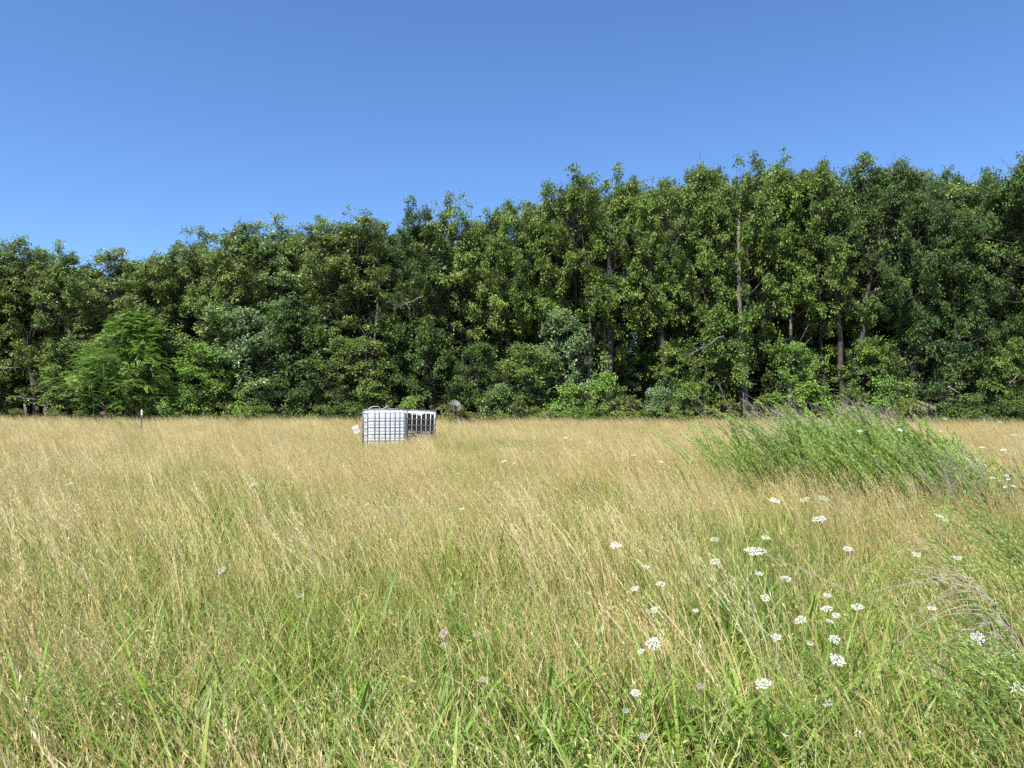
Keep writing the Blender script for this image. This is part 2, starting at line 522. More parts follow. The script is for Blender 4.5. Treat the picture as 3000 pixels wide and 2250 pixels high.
# front row: px of the crown, py of its top, half width in px, kind, leaf, label
FRONT = [
    (-70, 705, 120, 0, OLIVE, 'olive tree whose crown is cut by the picture edge beside the dark leaning trunk'),
    (62, 690, 105, 4, OLIVE, 'olive oak with a bare dark leaning trunk, first from the open end of the wood'),
    (188, 706, 85, 1, OLIVE, 'narrow olive tree behind the leaning trunk, with a rounded top and a gap after it'),
    (335, 722, 105, 2, OLIVE, 'short olive tree rising behind the bright feathery locust'),
    (470, 745, 80, 3, OLIVE, 'lowest olive crown, in the dip beside the first tall step of the wood'),
    (572, 648, 95, 0, OLIVE, 'pale olive tree at the first step up in the skyline'),
    (690, 652, 85, 5, OLIVE, 'olive crown between the first skyline step and the silvery tree'),
    (810, 632, 120, 1, SILVER, 'silvery blue-green tree, the palest of the tall crowns'),
    (930, 625, 80, 2, OLIVE, 'olive tree directly behind the silvery blue-green crown'),
    (1075, 605, 110, 3, OLIVE, 'broad olive tree with a rounded top above the wire-caged tank'),
    (1225, 572, 85, 1, DARK, 'dark green tree with small pointed tops above the satellite dish'),
    (1365, 566, 95, 0, OLIVE, 'yellowish olive tree with a long swept crown right of the dark pointed one'),
    (1490, 580, 70, 4, OAK, 'thin tree between the swept olive crown and the skyline notch'),
    (1590, 585, 70, 5, OLIVE, 'small topped tree right under the notch in the middle of the skyline'),
    (1695, 482, 95, 2, OAK, 'tall tree that stands first after the skyline notch, with twin tops'),
    (1830, 478, 90, 1, OAK, 'tall tree with a domed top next after the twin-topped one'),
    (1945, 522, 75, 4, OAK, 'lower oak in the shallow dip between the two highest groups'),
    (2065, 480, 80, 5, OAK, 'oak with sky gaps at mid crown, beside the tallest tree'),
    (2175, 430, 95, 0, OAK, 'tallest tree of the wood, its rounded top highest against the sky'),
    (2300, 445, 80, 3, OAK, 'tall oak with a peaked top just after the tallest tree'),
    (2410, 462, 75, 4, OAK, 'tall oak over the weed clump, with bare limbs showing'),
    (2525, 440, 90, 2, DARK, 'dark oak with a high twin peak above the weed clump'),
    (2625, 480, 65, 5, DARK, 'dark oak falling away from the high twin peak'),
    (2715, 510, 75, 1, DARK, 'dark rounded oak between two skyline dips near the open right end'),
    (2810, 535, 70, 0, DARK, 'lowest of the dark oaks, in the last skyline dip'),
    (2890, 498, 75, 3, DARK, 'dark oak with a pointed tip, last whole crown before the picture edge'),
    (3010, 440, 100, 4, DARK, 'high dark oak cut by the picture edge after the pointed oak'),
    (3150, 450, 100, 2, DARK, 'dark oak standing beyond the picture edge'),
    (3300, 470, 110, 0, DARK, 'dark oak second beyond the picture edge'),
    (3460, 450, 110, 1, OAK, 'oak third beyond the picture edge'),
    (3620, 480, 110, 3, DARK, 'dark oak fourth beyond the picture edge'),
    (-240, 700, 110, 2, OLIVE, 'olive tree outside the open left end of the view'),
    (-400, 720, 110, 5, OLIVE, 'second olive tree outside the open left end of the view'),
]
for i, (px, py, hw, k, mat, lab) in enumerate(FRONT):
    d = tree_line(px) + 1.6 + (0.9 if i % 2 else 0.0)
    p = pix(px, py, d)
    plant_tree(TALL[k], 'oak_tree', lab, 'tree', p.x, d, p.z, hw / FPX * d * 1.38, i * 1.37, 'tall trees along the edge of the wood', mat)

# deeper rows: nothing tells these apart
rb = random.Random(3)
for row, off in enumerate((4.6, 7.4, 10.6, 14.5, 19.0, 24.0)):
    nn = 34 if row < 2 else 28
    for i in range(nn):
        px = -800 + 4600 * (i + rb.uniform(0.2, 0.8)) / nn
        py = np.interp(px, [-800, 450, 560, 1150, 1600, 1700, 2170, 3200], [745, 770, 690, 640, 620, 540, 480, 490]) + rb.uniform(0, 55)
        d = tree_line(px) + off + rb.uniform(-0.8, 0.8)
        p = pix(px, py, d)
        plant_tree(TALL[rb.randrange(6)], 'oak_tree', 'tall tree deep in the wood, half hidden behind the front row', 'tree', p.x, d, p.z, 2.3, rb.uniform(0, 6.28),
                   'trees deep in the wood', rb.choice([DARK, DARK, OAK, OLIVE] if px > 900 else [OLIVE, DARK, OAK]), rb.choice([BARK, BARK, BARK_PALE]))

# understorey: (px, top py, half width px, offset from the tree line, kind, leaf, name, label)
UNDER = [
    (375, 905, 165, -0.6, LOCUST, BRIGHT, 'locust_tree', 'bright green feathery locust tree standing before the olive trees near the post'),
    (590, 1000, 105, -0.2, YOUNG[0], BRIGHT, 'young_tree', 'bright green young tree beside the feathery locust'),
    (735, 900, 130, 0.6, YOUNG[1], SILVER, 'young_tree', 'dark silvery young tree under the palest tall crown'),
    (880, 870, 120, 0.6, YOUNG[0], DARK, 'young_tree', 'dark green young tree between the silvery one and the wire-caged tank'),
    (1050, 985, 115, -0.1, YOUNG[1], OLIVE, 'young_tree', 'olive young tree with bare stems right above the wire-caged tank'),
    (1270, 960, 90, 0.6, YOUNG[0], DARK, 'young_tree', 'dark drooping young tree behind the satellite dish'),
    (1400, 1000, 80, 0.2, YOUNG[1], DARK, 'young_tree', 'dark young tree just right of the satellite dish'),
    (1535, 1005, 110, -0.1, YOUNG[0], OLIVE, 'young_tree', 'olive young tree with hanging twigs in the middle of the edge'),
    (1655, 900, 100, 0.5, YOUNG[1], SILVER, 'young_tree', 'blue-green young tree right of the olive one with hanging twigs'),
    (1985, 990, 75, 0.9, YOUNG[0], OAK, 'young_tree', 'slim young tree behind the pale shrub and the yellow shrub'),
    (2105, 900, 100, 0.6, YOUNG[1], OAK, 'young_tree', 'leafy young tree under the tallest tree of the wood'),
    (2340, 1000, 80, 0.4, YOUNG[1], BRIGHT, 'young_tree', 'light young tree behind the weed clump'),
    (2560, 985, 90, 0.5, YOUNG[0], OAK, 'young_tree', 'young tree with tiered light sprays behind the weed clump end'),
    (2700, 900, 100, 0.9, YOUNG[1], DARK, 'young_tree', 'dark young tree above the orange-tinged shrub'),
    (2960, 985, 80, 0.3, YOUNG[0], OAK, 'young_tree', 'young tree with a bright spray at the open right end'),
    (-60, 1010, 110, 0.8, YOUNG[1], OLIVE, 'young_tree', 'olive young tree in the dark behind the leaning trunk'),
    (200, 1000, 110, 1.2, YOUNG[0], OLIVE, 'young_tree', 'shaded young tree between the leaning trunk and the locust'),
    # low shrubs
    (160, 1200, 55, -0.5, SHRUB[0], WEEDGREY, 'shrub', 'low grey-green shrub at the foot of the leaning trunk'),
    (262, 1195, 75, -0.5, SHRUB[1], DARK, 'shrub', 'low dark shrub under the locust tree'),
    (470, 1140, 75, -0.6, SHRUB[2], OAK, 'shrub', 'green shrub just behind the metal post'),
    (545, 1120, 70, -0.7, SHRUB[0], BRIGHT, 'shrub', 'bright shrub below the bright green young tree'),
    (640, 1105, 75, -0.6, SHRUB[1], OAK, 'shrub', 'mid green shrub after the bright young tree'),
    (725, 1130, 60, -0.9, SHRUB[2], BRIGHT, 'shrub', 'bright shrub with round light tufts under the silvery young tree'),
    (810, 1095, 75, -0.5, SHRUB[0], DARK, 'shrub', 'tall dark shrub under the silvery young tree'),
    (905, 1110, 75, -0.6, SHRUB[1], DARK, 'shrub', 'dark shrub left of the tilted white placard'),
    (1000, 1130, 80, -0.6, SHRUB[2], DARK, 'shrub', 'dark shrub directly behind the tilted white placard'),
    (1090, 1140, 75, -0.9, SHRUB[0], OAK, 'shrub', 'broad-leaved shrub right behind the white tank'),
    (1205, 1158, 50, -1.0, SHRUB[1], BRIGHT, 'shrub', 'light green shrub peeping over the two tanks'),
    (1320, 1176, 66, -3.1, SHRUB[2], YELLOWISH, 'shrub', 'yellow-green bush that hides the foot of the satellite dish'),
    (1375, 1205, 45, -2.4, SHRUB[0], YELLOWISH, 'shrub', 'small yellow-green bush on the far side of the dish'),
    (1470, 1120, 75, -0.4, SHRUB[1], SILVER, 'shrub', 'blue-green shrub in the dark right of the dish'),
    (1590, 1200, 60, -1.6, SHRUB[2], YELLOWISH, 'shrub', 'low yellowish shrub at the start of the bright thicket'),
    (1672, 1122, 80, -1.0, SHRUB[0], BRIGHT, 'shrub', 'bright broad-leaved shrub at the start of the thicket'),
    (1775, 1085, 70, -0.6, SHRUB[1], BRIGHT, 'shrub', 'tall bright shrub in front of the twin dark trunks'),
    (1832, 1155, 75, -1.6, SHRUB[2], YELLOWISH, 'shrub', 'yellow-tipped shrub in the middle of the bright thicket'),
    (1935, 1130, 60, -1.3, SHRUB[0], SILVER, 'shrub', 'pale shrub with whitish upturned leaves in the thicket'),
    (2015, 1118, 75, -1.0, SHRUB[1], OAK, 'shrub', 'rounded green shrub at the end of the bright thicket'),
    (2130, 1165, 60, -0.8, SHRUB[2], YELLOWISH, 'shrub', 'small yellow-green shrub by the bare grey stalks'),
    (2260, 1150, 70, -0.5, SHRUB[1], OAK, 'shrub', 'shrub half hidden by the grey brush of the weed clump'),
    (2370, 1115, 85, -0.9, SHRUB[0], BRIGHT, 'shrub', 'bright shrub rising behind the weed clump'),
    (2500, 1130, 70, -0.7, SHRUB[2], OAK, 'shrub', 'green shrub right behind the weed clump'),
    (2590, 1095, 70, -0.6, SHRUB[0], BRIGHT, 'shrub', 'light green shrub behind the brown dead stalk'),
    (2665, 1165, 75, -1.5, SHRUB[1], YELLOWISH, 'shrub', 'orange-tinged yellow shrub at the end of the weed clump'),
    (2760, 1110, 80, -0.3, SHRUB[2], DARK, 'shrub', 'dark shrub right of the orange-tinged one'),
    (2850, 1150, 75, -0.6, SHRUB[0], DARK, 'shrub', 'dark low shrub with silvery glints near the fallen branch'),
    (2960, 1170, 80, -0.5, SHRUB[1], DARK, 'shrub', 'dark low shrub cut by the picture edge'),
    (20, 1195, 60, 1.6, SHRUB[2], DARK, 'shrub', 'dark shrub in the shade behind the leaning trunk'),
]
for i, (px, py, hw, off, kind, mat, name, lab) in enumerate(UNDER):
    d = tree_line(px) + off
    p = pix(px, py, d)
    cat = 'shrub' if name == 'shrub' else 'tree'
    grp = 'shrubs along the foot of the wood' if name == 'shrub' else 'young trees along the edge of the wood'
    plant_tree(kind, name, lab, cat, p.x, d, p.z, hw / FPX * d, i * 2.1, grp, mat, stem_name='stem' if name == 'shrub' else 'trunk')
for i in range(44):
    px = (1440 + 640 * rb.random()) if i < 20 else rb.uniform(-100, 3100)
    d = tree_line(px) - rb.uniform(0.9, 2.4)
    p = pix(px, 1200, d)
    if 1000 < px < 1420 or 2100 < px < 2620:
        continue
    plant_tree(SHRUB[i % 3], 'bramble', 'low leafy bramble spilling from the foot of the wood into the grass', 'bramble', p.x, d, rb.uniform(0.65, 1.15), rb.uniform(0.5, 0.95), rb.uniform(0, 6.28),
               'brambles along the foot of the wood', rb.choice([BRIGHT, YELLOWISH, OAK, OLIVE]), stem_name='stem')
# shaded undergrowth within the wood
for i in range(128):
    px = -260 + 3560 * (i + rb.uniform(0.1, 0.9)) / 128
    d = tree_line(px) + (2.8, 6.0, 9.5, 16.0)[i % 4] + rb.uniform(-0.6, 0.6)
    k = rb.choice([YOUNG[0], YOUNG[1], SHRUB[0]])
    h = rb.uniform(3.4, 5.6)
    p = pix(px, 1000, d)
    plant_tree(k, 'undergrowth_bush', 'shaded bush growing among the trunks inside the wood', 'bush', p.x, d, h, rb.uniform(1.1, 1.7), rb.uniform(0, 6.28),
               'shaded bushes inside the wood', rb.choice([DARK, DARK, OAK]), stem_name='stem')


# ---- bare limbs and dead wood
def bare_branch(name, label, px0, py0, px1, py1, d, r, cat='branch', forks=4, mat=DEADWOOD, dz=0.0):
    a, b = np.array(pix(px0, py0, d)), np.array(pix(px1, py1, d - 0.3))
    base = a.copy()
    t = thing(name, label, cat, tuple(base))
    L = np.linalg.norm(b - a)
    rg = np.random.default_rng(int(px0 + py0))
    g = Geo()
    P = np.array([a + (b - a) * s + rg.normal(0, 0.025 * L, 3) * (0 < s < 1) for s in np.linspace(0, 1, 7)]) - base
    g.tube(P, np.linspace(r, r * 0.3, 7), 6)
    link('branch', g.mesh('bare_branch', mat, True), t)
    for k in range(forks):
        h = Geo()
        s = rg.uniform(0.3, 0.95)
        b0 = P[0] + (P[-1] - P[0]) * s
        dd = unit(unit(P[-1] - P[0]) * 0.7 + rg.normal(0, 0.6, 3))
        ln = L * rg.uniform(0.15, 0.35)
        h.tube([b0, b0 + dd * ln * 0.5 + rg.normal(0, 0.02, 3), b0 + dd * ln], [r * 0.4, r * 0.28, r * 0.12], 4)
        link('twig', h.mesh('bare_twig', mat, True), t)
    return t


# the leaning trunk of the first oak is its own visible stem; here its dead limbs
bare_branch('dead_limb', 'pale dead limb sticking out of the leaning trunk, forked at its tip', 108, 1172, 30, 1158, 36.2, 0.035, forks=2)
bare_branch('dead_limb', 'dark dead limb reaching in from the picture edge above the leaning trunk', -20, 1076, 62, 1078, 36.2, 0.03, forks=2)
bare_branch('dead_limb', 'dead forked twigs hanging in the crown above the white tank', 1240, 870, 1150, 905, 35.0, 0.03, forks=9)
bare_branch('dead_limb', 'dead twiggy limb hanging in the dark under the tallest tree', 2120, 985, 2005, 1050, 33.6, 0.03, forks=9)
bare_branch('fallen_branch', 'pale broken branch lying in the dark near the last shrubs', 2778, 1133, 2812, 1151, 32.2, 0.045, forks=0)
bare_branch('dead_limb', 'thin bent dead limb in the shade at the open right end', 2985, 1090, 2955, 1130, 32.0, 0.025, forks=4)


def lone_trunk(label, px0, py0, px1, py1, d, r, mat, group, off=1.0):
    d = tree_line(0.5 * (px0 + px1)) + off
    px1, py1 = px1 + (px1 - px0) * 0.35, py1 + (py1 - py0) * 0.35      # the top is lost among the leaves
    a, b = np.array(pix(px0, py0, d)), np.array(pix(px1, py1, d + 0.8))
    a = a + (b - a) * ((0.0 - a[2]) / (b[2] - a[2]))
    t = thing('bare_tree', label, 'tree', tuple(a), group)
    rg = np.random.default_rng(int(px0))
    g = Geo()
    P = np.array([(b - a) * s + rg.normal(0, 0.05, 3) * np.array([1, 1, 0]) * (0 < s < 1) for s in np.linspace(0, 1, 9)])
    g.tube(P, r * np.linspace(1.15, 0.55, 9), 9)
    link('trunk', g.mesh('lone_trunk', mat, True), t)
    h = Geo()
    for k in range(5):
        s = rg.uniform(0.45, 0.98)
        b0 = P[-1] * s
        dd = unit(np.array([rg.normal(0, 1), rg.normal(0, 0.6), 0.8]))
        ln = rg.uniform(0.8, 1.8)
        h.tube([b0, b0 + dd * ln * 0.5, b0 + dd * ln + np.array([0, 0, 0.2])], [r * 0.35, r * 0.22, 0.008], 5)
    link('branches', h.mesh('lone_limbs', mat, True), t)
    return t


TG = 'bare trunks seen at the edge of the wood'
lone_trunk('dark leaning trunk standing clear at the open left end of the wood', 116, 1240, 84, 1040, 36.3, 0.17, BARK, TG, 0.5)
lone_trunk('dark straight trunk of the twin pair behind the tall bright shrub', 1785, 1200, 1782, 800, 34.4, 0.17, BARK, TG)
lone_trunk('pale trunk of the twin pair behind the tall bright shrub', 1776, 1200, 1771, 930, 34.9, 0.09, BARK_PALE, TG)
lone_trunk('slim pale trunk left of the twin pair, in the dark', 1733, 1200, 1725, 860, 35.6, 0.07, BARK_PALE, TG)
lone_trunk('stout trunk under the tallest tree, lit near its foot', 2182, 1210, 2168, 780, 34.0, 0.13, BARK_PALE, TG)
lone_trunk('pale grey trunk just left of the bright shrub behind the weed clump', 2314, 1200, 2322, 910, 33.6, 0.09, BARK_PALE, TG)
lone_trunk('forked dark trunk leaning into the crown above the weed clump', 2470, 1150, 2440, 720, 34.0, 0.13, BARK, TG)
lone_trunk('dark trunk slanting the other way above the weed clump', 2495, 1120, 2560, 780, 34.0, 0.12, BARK, TG)
lone_trunk('thick dark trunk in the shade above the orange-tinged shrub', 2672, 1180, 2700, 900, 33.6, 0.16, BARK, TG)
lone_trunk('pale mottled trunk among the dark shrubs near the right end', 2866, 1190, 2872, 1060, 33.2, 0.09, BARK_PALE, TG)
lone_trunk('slanting dark trunk in the middle of the wood edge', 1960, 1160, 1925, 840, 34.8, 0.12, BARK, TG)
lone_trunk('thin twin stem above the white tank', 1085, 1170, 1070, 1000, 35.0, 0.06, BARK, TG)
lone_trunk('slim tan stem slanting above the white tank', 1080, 1160, 1105, 900, 35.4, 0.055, BARK_PALE, TG)


# ------------------------------------------------------------------ wire-caged tanks
def metal(name, c, rough=0.45):
    return noise_mat(name, [(0.35, tuple(x * 0.75 for x in c)), (0.65, c)], 9, rough, spec=0.4, metallic=0.3)


STEEL = metal('galvanised_steel', (0.16, 0.165, 0.185))
STEEL_PALE = metal('pale_galvanised_steel', (0.62, 0.62, 0.62))


def plastic(name, stained):
    m, n, l = new_mat(name)
    tc = n.new('ShaderNodeTexCoord')
    mp = n.new('ShaderNodeMapping'); mp.inputs['Scale'].default_value = (5, 5, 0.9)
    l.new(tc.outputs['Object'], mp.inputs[0])
    n1 = n.new('ShaderNodeTexNoise'); n1.inputs['Scale'].default_value = 1.2; n1.inputs['Detail'].default_value = 5
    l.new(mp.outputs[0], n1.inputs['Vector'])
    sep = n.new('ShaderNodeSeparateXYZ'); l.new(tc.outputs['Object'], sep.inputs[0])
    p = n.new('ShaderNodeBsdfPrincipled'); p.inputs['Roughness'].default_value = 0.42
    p.inputs['Subsurface Weight'].default_value = 0.0
    if stained:
        # dark residue that clings inside the bottle below its shoulder, runs ending raggedly
        ad = n.new('ShaderNodeMath'); ad.operation = 'MULTIPLY_ADD'; ad.inputs[1].default_value = 0.34
        l.new(n1.outputs['Fac'], ad.inputs[0]); l.new(sep.outputs['Z'], ad.inputs[2])
        r = ramp(n, [(0.0, (0.38, 0.37, 0.32)), (0.80, (0.30, 0.29, 0.25)), (0.86, (0.03, 0.028, 0.026)), (1.12 / 1.3, (0.02, 0.019, 0.018)), (0.93, (0.80, 0.80, 0.80))])
        dv = n.new('ShaderNodeMath'); dv.operation = 'DIVIDE'; dv.inputs[1].default_value = 1.3
        l.new(ad.outputs[0], dv.inputs[0]); l.new(dv.outputs[0], r.inputs[0])
        e = r.color_ramp.elements
        for el, pos in zip(e, (0.0, 0.535, 0.575, 0.925, 0.955)):
            el.position = pos
    else:
        r = ramp(n, [(0.3, (0.74, 0.74, 0.69)), (0.6, (0.83, 0.84, 0.85))])
        l.new(n1.outputs['Fac'], r.inputs[0])
    l.new(r.outputs[0], p.inputs['Base Color'])
    t = n.new('ShaderNodeBsdfTranslucent'); l.new(r.outputs[0], t.inputs['Color'])
    mx = n.new('ShaderNodeMixShader'); mx.inputs[0].default_value = 0.12
    l.new(p.outputs[0], mx.inputs[1]); l.new(t.outputs[0], mx.inputs[2])
    o = n.new('ShaderNodeOutputMaterial'); l.new(mx.outputs[0], o.inputs['Surface'])
    return m


HOOPS = [0.228, 0.394, 0.570, 0.745, 0.917, 1.148]


def rounded_rect(hx, hy, r, n=12, per=10):
    pts = []
    for cx, cyy, a0 in ((hx - r, hy - r, 0), (-hx + r, hy - r, 90), (-hx + r, -hy + r, 180), (hx - r, -hy + r, 270)):
        for k in range(per + 1):
            a = math.radians(a0 + 90 * k / per)
            pts.append((cx + r * math.cos(a), cyy + r * math.sin(a)))
    return pts


def dense_loop(pts, step=0.02):
    out = []
    for i in range(len(pts)):
        a, b = np.array(pts[i]), np.array(pts[(i + 1) % len(pts)])
        k = max(1, int(np.linalg.norm(b - a) / step))
        for j in range(k):
            out.append(a + (b - a) * j / k)
    return np.array(out)


def make_tank(label, group, loc, rot, bars_front, hx, hy, plast, steel_h, steel_v, extras=True):
    t = thing('wire_caged_tank', label, 'liquid tank', loc, group)
    t.rotation_euler = rot
    # bottle: rounded box, waisted behind each hoop and panelled between the uprights
    g = Geo()
    bx, by = hx - 0.028, hy - 0.028
    zs = [0.15] + list(np.linspace(0.165, 1.06, 46)) + [1.075, 1.09, 1.103, 1.112, 1.116]
    loop = dense_loop(rounded_rect(bx, by, 0.11))
    nl = len(loop)
    V = []
    xb = [(-hx + 2 * hx * f) for f in bars_front]
    for z in zs:
        hoop = min(abs(z - h) for h in HOOPS[:-1])
        dent = 0.006 * math.exp(-(hoop / 0.024) ** 2)
        shoulder = max(0.0, (z - 1.05) / 0.066)
        ins = dent + 0.11 * (1 - math.sqrt(max(0.0, 1 - shoulder ** 2)))
        for q in loop:
            d_ = q.copy()
            amt = ins
            if abs(q[1]) > by - 0.02 and abs(q[0]) < bx - 0.10 and z < 1.06:      # front and back panels
                gap = min(abs(q[0] - x) for x in xb)
                amt += 0.005 * math.exp(-(gap / 0.02) ** 2)
            if abs(q[0]) > bx - 0.02 and abs(q[1]) < by - 0.10 and z < 1.06:
                amt += 0.012 * math.exp(-((((q[1] / 0.14) + 0.5) % 1 - 0.5) * 0.14 / 0.018) ** 2)
            d_ = np.array([q[0] - math.copysign(min(amt, abs(q[0])), q[0]) * (abs(q[0]) / bx) ** 3,
                           q[1] - math.copysign(min(amt, abs(q[1])), q[1]) * (abs(q[1]) / by) ** 3])
            V.append((d_[0], d_[1], z))
    F = []
    for i in range(len(zs) - 1):
        for j in range(nl):
            j2 = (j + 1) % nl
            a, b, c, d = i * nl + j, i * nl + j2, (i + 1) * nl + j2, (i + 1) * nl + j
            F += [[a, b, c], [a, c, d]]
    top0 = (len(zs) - 1) * nl
    V += [(0, 0, 1.118), (0, 0, 0.15)]
    for j in range(nl):
        j2 = (j + 1) % nl
        F += [[top0 + j, top0 + j2, len(V) - 2], [j2, j, len(V) - 1]]
    g.add(V, F)
    bottle = link('bottle', g.mesh('tank_bottle', plast, True), t)
    # screw lid
    g = Geo()
    an = np.linspace(0, 2 * np.pi, 24, endpoint=False)
    g.tube([(0, 0, 1.117), (0, 0, 1.150)], 0.085, 24)
    link('lid', g.mesh('tank_lid', plast, False), bottle)
    # hoops run round the whole cage
    hl = rounded_rect(hx, hy, 0.05, per=5)
    for z in HOOPS:
        g = Geo()
        P = np.array([(x, y, 0) for x, y in hl] + [(hl[0][0], hl[0][1], 0)])
        g.tube(P, 0.0075 if z < 1.1 else 0.011, 6, cap=False)
        link('horizontal_bar', g.mesh('cage_hoop', steel_h, True), t, (0, 0, z))
    g = Geo(); g.tube([(0, 0, 0.145), (0, 0, 0.6), (0, 0, 1.148)], 0.0088, 6)
    up = g.mesh('cage_upright', steel_v, True)
    spots = [(x, -hy + 0.012) for x in xb[1:-1]] + [(x, hy - 0.012) for x in xb[1:-1]]
    for k in range(7):
        y = -hy + 2 * hy * (k + 0.75) / 7.5
        spots += [(-hx + 0.012, y), (hx - 0.012, y)]
    spots += [(sx * (hx - 0.015), sy * (hy - 0.015)) for sx in (-1, 1) for sy in (-1, 1)]
    for x, y in spots:
        link('vertical_bar', up, t, (x, y, 0))
    # pallet
    g = Geo()
    g.box((0, 0, 0.128), (2 * hx, 2 * hy, 0.022))
    for sx in (-1, 0, 1):
        for sy in (-1, 0, 1):
            g.box((sx * (hx - 0.07), sy * (hy - 0.07), 0.066), (0.12, 0.12, 0.10))
        g.box((sx * (hx - 0.07), 0, 0.008), (0.12, 2 * hy, 0.016))
    link('pallet', g.mesh('tank_pallet', steel_h), t)
    # outlet valve low on the back side
    g = Geo()
    g.tube([(0, hy - 0.03, 0.215), (0, hy + 0.07, 0.215)], 0.035, 12)
    g.box((0, hy + 0.05, 0.262), (0.11, 0.02, 0.012))
    link('valve', g.mesh('tank_valve', DEADWOOD), t)
    # top cross tubes
    for yy in (-0.22, 0.22):
        g = Geo(); g.tube([(-hx, yy, 1.152), (0, yy, 1.158), (hx, yy, 1.152)], 0.010, 6)
        link('top_bar', g.mesh('top_bar', steel_h, True), t)
    return t


BF = [0.0, 0.088, 0.25, 0.346, 0.485, 0.589, 0.70, 0.805, 0.908, 1.0]
WHITE = plastic('white_tank_plastic', False)
STAINED = plastic('stained_tank_plastic', True)
fl, fr = pix(1065.5, 1199, 19.9), pix(1194.7, 1199, 20.15)
mid = (fl + fr) / 2
a1 = math.radians(13)
c1 = Vector((mid.x - math.sin(a1) * 0.5, mid.y + math.cos(a1) * 0.5, 0))
TANK1 = make_tank('large clean white tank in a grey wire cage, with bent wire on top', 'wire-caged tanks in the meadow', c1, (0, 0, a1), BF, 0.585, 0.50, WHITE, STEEL, STEEL)
er = pix(1270, 1207, 21.5)
a2 = math.radians(4)
c2 = Vector((er.x - 0.52, er.y + 0.55, -0.055))
TANK2 = make_tank('smaller looking wire-caged tank with black stains, behind the clean white one', 'wire-caged tanks in the meadow', c2, (0, math.radians(1.2), a2),
                  [0.0, 0.10, 0.23, 0.36, 0.49, 0.62, 0.75, 0.88, 1.0], 0.50, 0.58, STAINED, STEEL, STEEL_PALE)
# bent wire resting on the clean tank
g = Geo()
W1 = np.array([(-0.45, 0, 0.0), (-0.40, 0, 0.02), (-0.36, 0, 0.055), (-0.28, 0, 0.062), (-0.20, 0, 0.065), (-0.16, 0, 0.055), (-0.14, 0, 0.0), (-0.05, 0.02, 0.006), (0.0, 0.03, 0.03), (0.03, 0.03, 0.07), (0.06, 0.03, 0.075), (0.085, 0.03, 0.03), (0.09, 0.03, 0.0), (0.3, 0.02, 0.004)])
g.tube(W1, 0.0065, 6)
wire = link('bent_wire', g.mesh('bent_wire', STEEL_PALE, True))
wire.location = (c1.x + math.sin(a1) * 0.22, c1.y - math.cos(a1) * 0.22, 1.171)
wire.rotation_euler = (0, 0, a1)
tag(wire, 'pale bent wire loop lying on top of the clean white tank', 'wire')

# tilted white placard in the grass
pc = pix(1043, 1258, 19.3)
plac = thing('placard', 'small tilted white placard on a thin stake in the grass beside the white tank', 'placard', (pc.x, pc.y, 0))
g = Geo(); g.box((0, 0, 0), (0.155, 0.006, 0.20))
PLAQ = noise_mat('weathered_white_board', [(0.3, (0.30, 0.29, 0.26)), (0.5, (0.50, 0.49, 0.47))], 14, 0.5)
pb = link('board', g.mesh('placard_board', PLAQ), plac, (0, 0, pc.z)); pb.rotation_euler = (math.radians(-8), math.radians(-23), 0)
g = Geo(); g.tube([(0.07, 0.012, 0.0), (0.03, 0.012, 0.3), (-0.03, 0.012, pc.z + 0.06)], 0.005, 6)
link('stake', g.mesh('placard_stake', DEADWOOD), plac)
g = Geo()
for k in range(5):       # pale grey print worn to streaks
    g.box((-0.05 + 0.025 * k, -0.0042, -0.03 + 0.012 * (k % 3)), (0.011, 0.0012, 0.07 + 0.03 * (k % 2)))
link('worn_print', g.mesh('worn_print', DEADWOOD), pb)

# metal T post
pp = at_height(414.5, 1272, 0.30)
pt = pix(414.5, 1200.5, pp.y).z
post = thing('metal_post', 'thin green steel stake with a white tip standing at the far edge of the field', 'post', (pp.x, pp.y, 0))
POSTG = noise_mat('green_post_paint', [(0.3, (0.05, 0.08, 0.07)), (0.7, (0.10, 0.14, 0.125))], 20, 0.5)
POSTW = noise_mat('white_post_paint', [(0.3, (0.66, 0.66, 0.66)), (0.6, (0.82, 0.82, 0.82))], 25, 0.5)
for nm, z0, z1, mt in (('shaft', 0.0, pt - 0.17, POSTG), ('white_tip', pt - 0.17, pt, POSTW)):
    g = Geo()
    g.box((0, 0, (z0 + z1) / 2), (0.045, 0.007, z1 - z0)); g.box((0, 0.0205, (z0 + z1) / 2), (0.007, 0.034, z1 - z0))
    link(nm, g.mesh('post_' + nm, mt), post)
for k in range(9):
    g = Geo(); g.box((0, -0.008, 0), (0.012, 0.009, 0.014))
    link('stud', bpy.data.meshes.get('post_stud') or g.mesh('post_stud', POSTG), post, (0, 0, 0.25 + 0.07 * k))

# satellite dish
dc = pix(1332, 1190, 33.7)
dish = thing('satellite_dish', 'light grey satellite dish with its arm, half sunk in a yellow-green bush', 'satellite dish', (dc.x, dc.y, 0))
DISHM = noise_mat('dish_paint', [(0.35, (0.27, 0.30, 0.31)), (0.65, (0.34, 0.37, 0.38))], 6, 0.5)
g = Geo()
nr, na = 8, 40
V = [(0, 0, 0)]; F = []
rx, rz = 0.275, 0.29
for i in range(1, nr + 1):
    for j in range(na):
        a = 2 * math.pi * j / na; u = i / nr
        V.append((rx * u * math.cos(a), -0.07 * u * u, rz * u * math.sin(a)))
for j in range(na):
    F.append([0, 1 + (j + 1) % na, 1 + j])
for i in range(nr - 1):
    for j in range(na):
        j2 = (j + 1) % na
        a, b, c, d = 1 + i * na + j, 1 + i * na + j2, 1 + (i + 1) * na + j2, 1 + (i + 1) * na + j
        F += [[a, b, c], [a, c, d]]
n0 = len(V)
V2 = [(x, y + 0.008, z) for x, y, z in V]
g.add(V, F); g.add(V2, [[f[0], f[2], f[1]] for f in F])
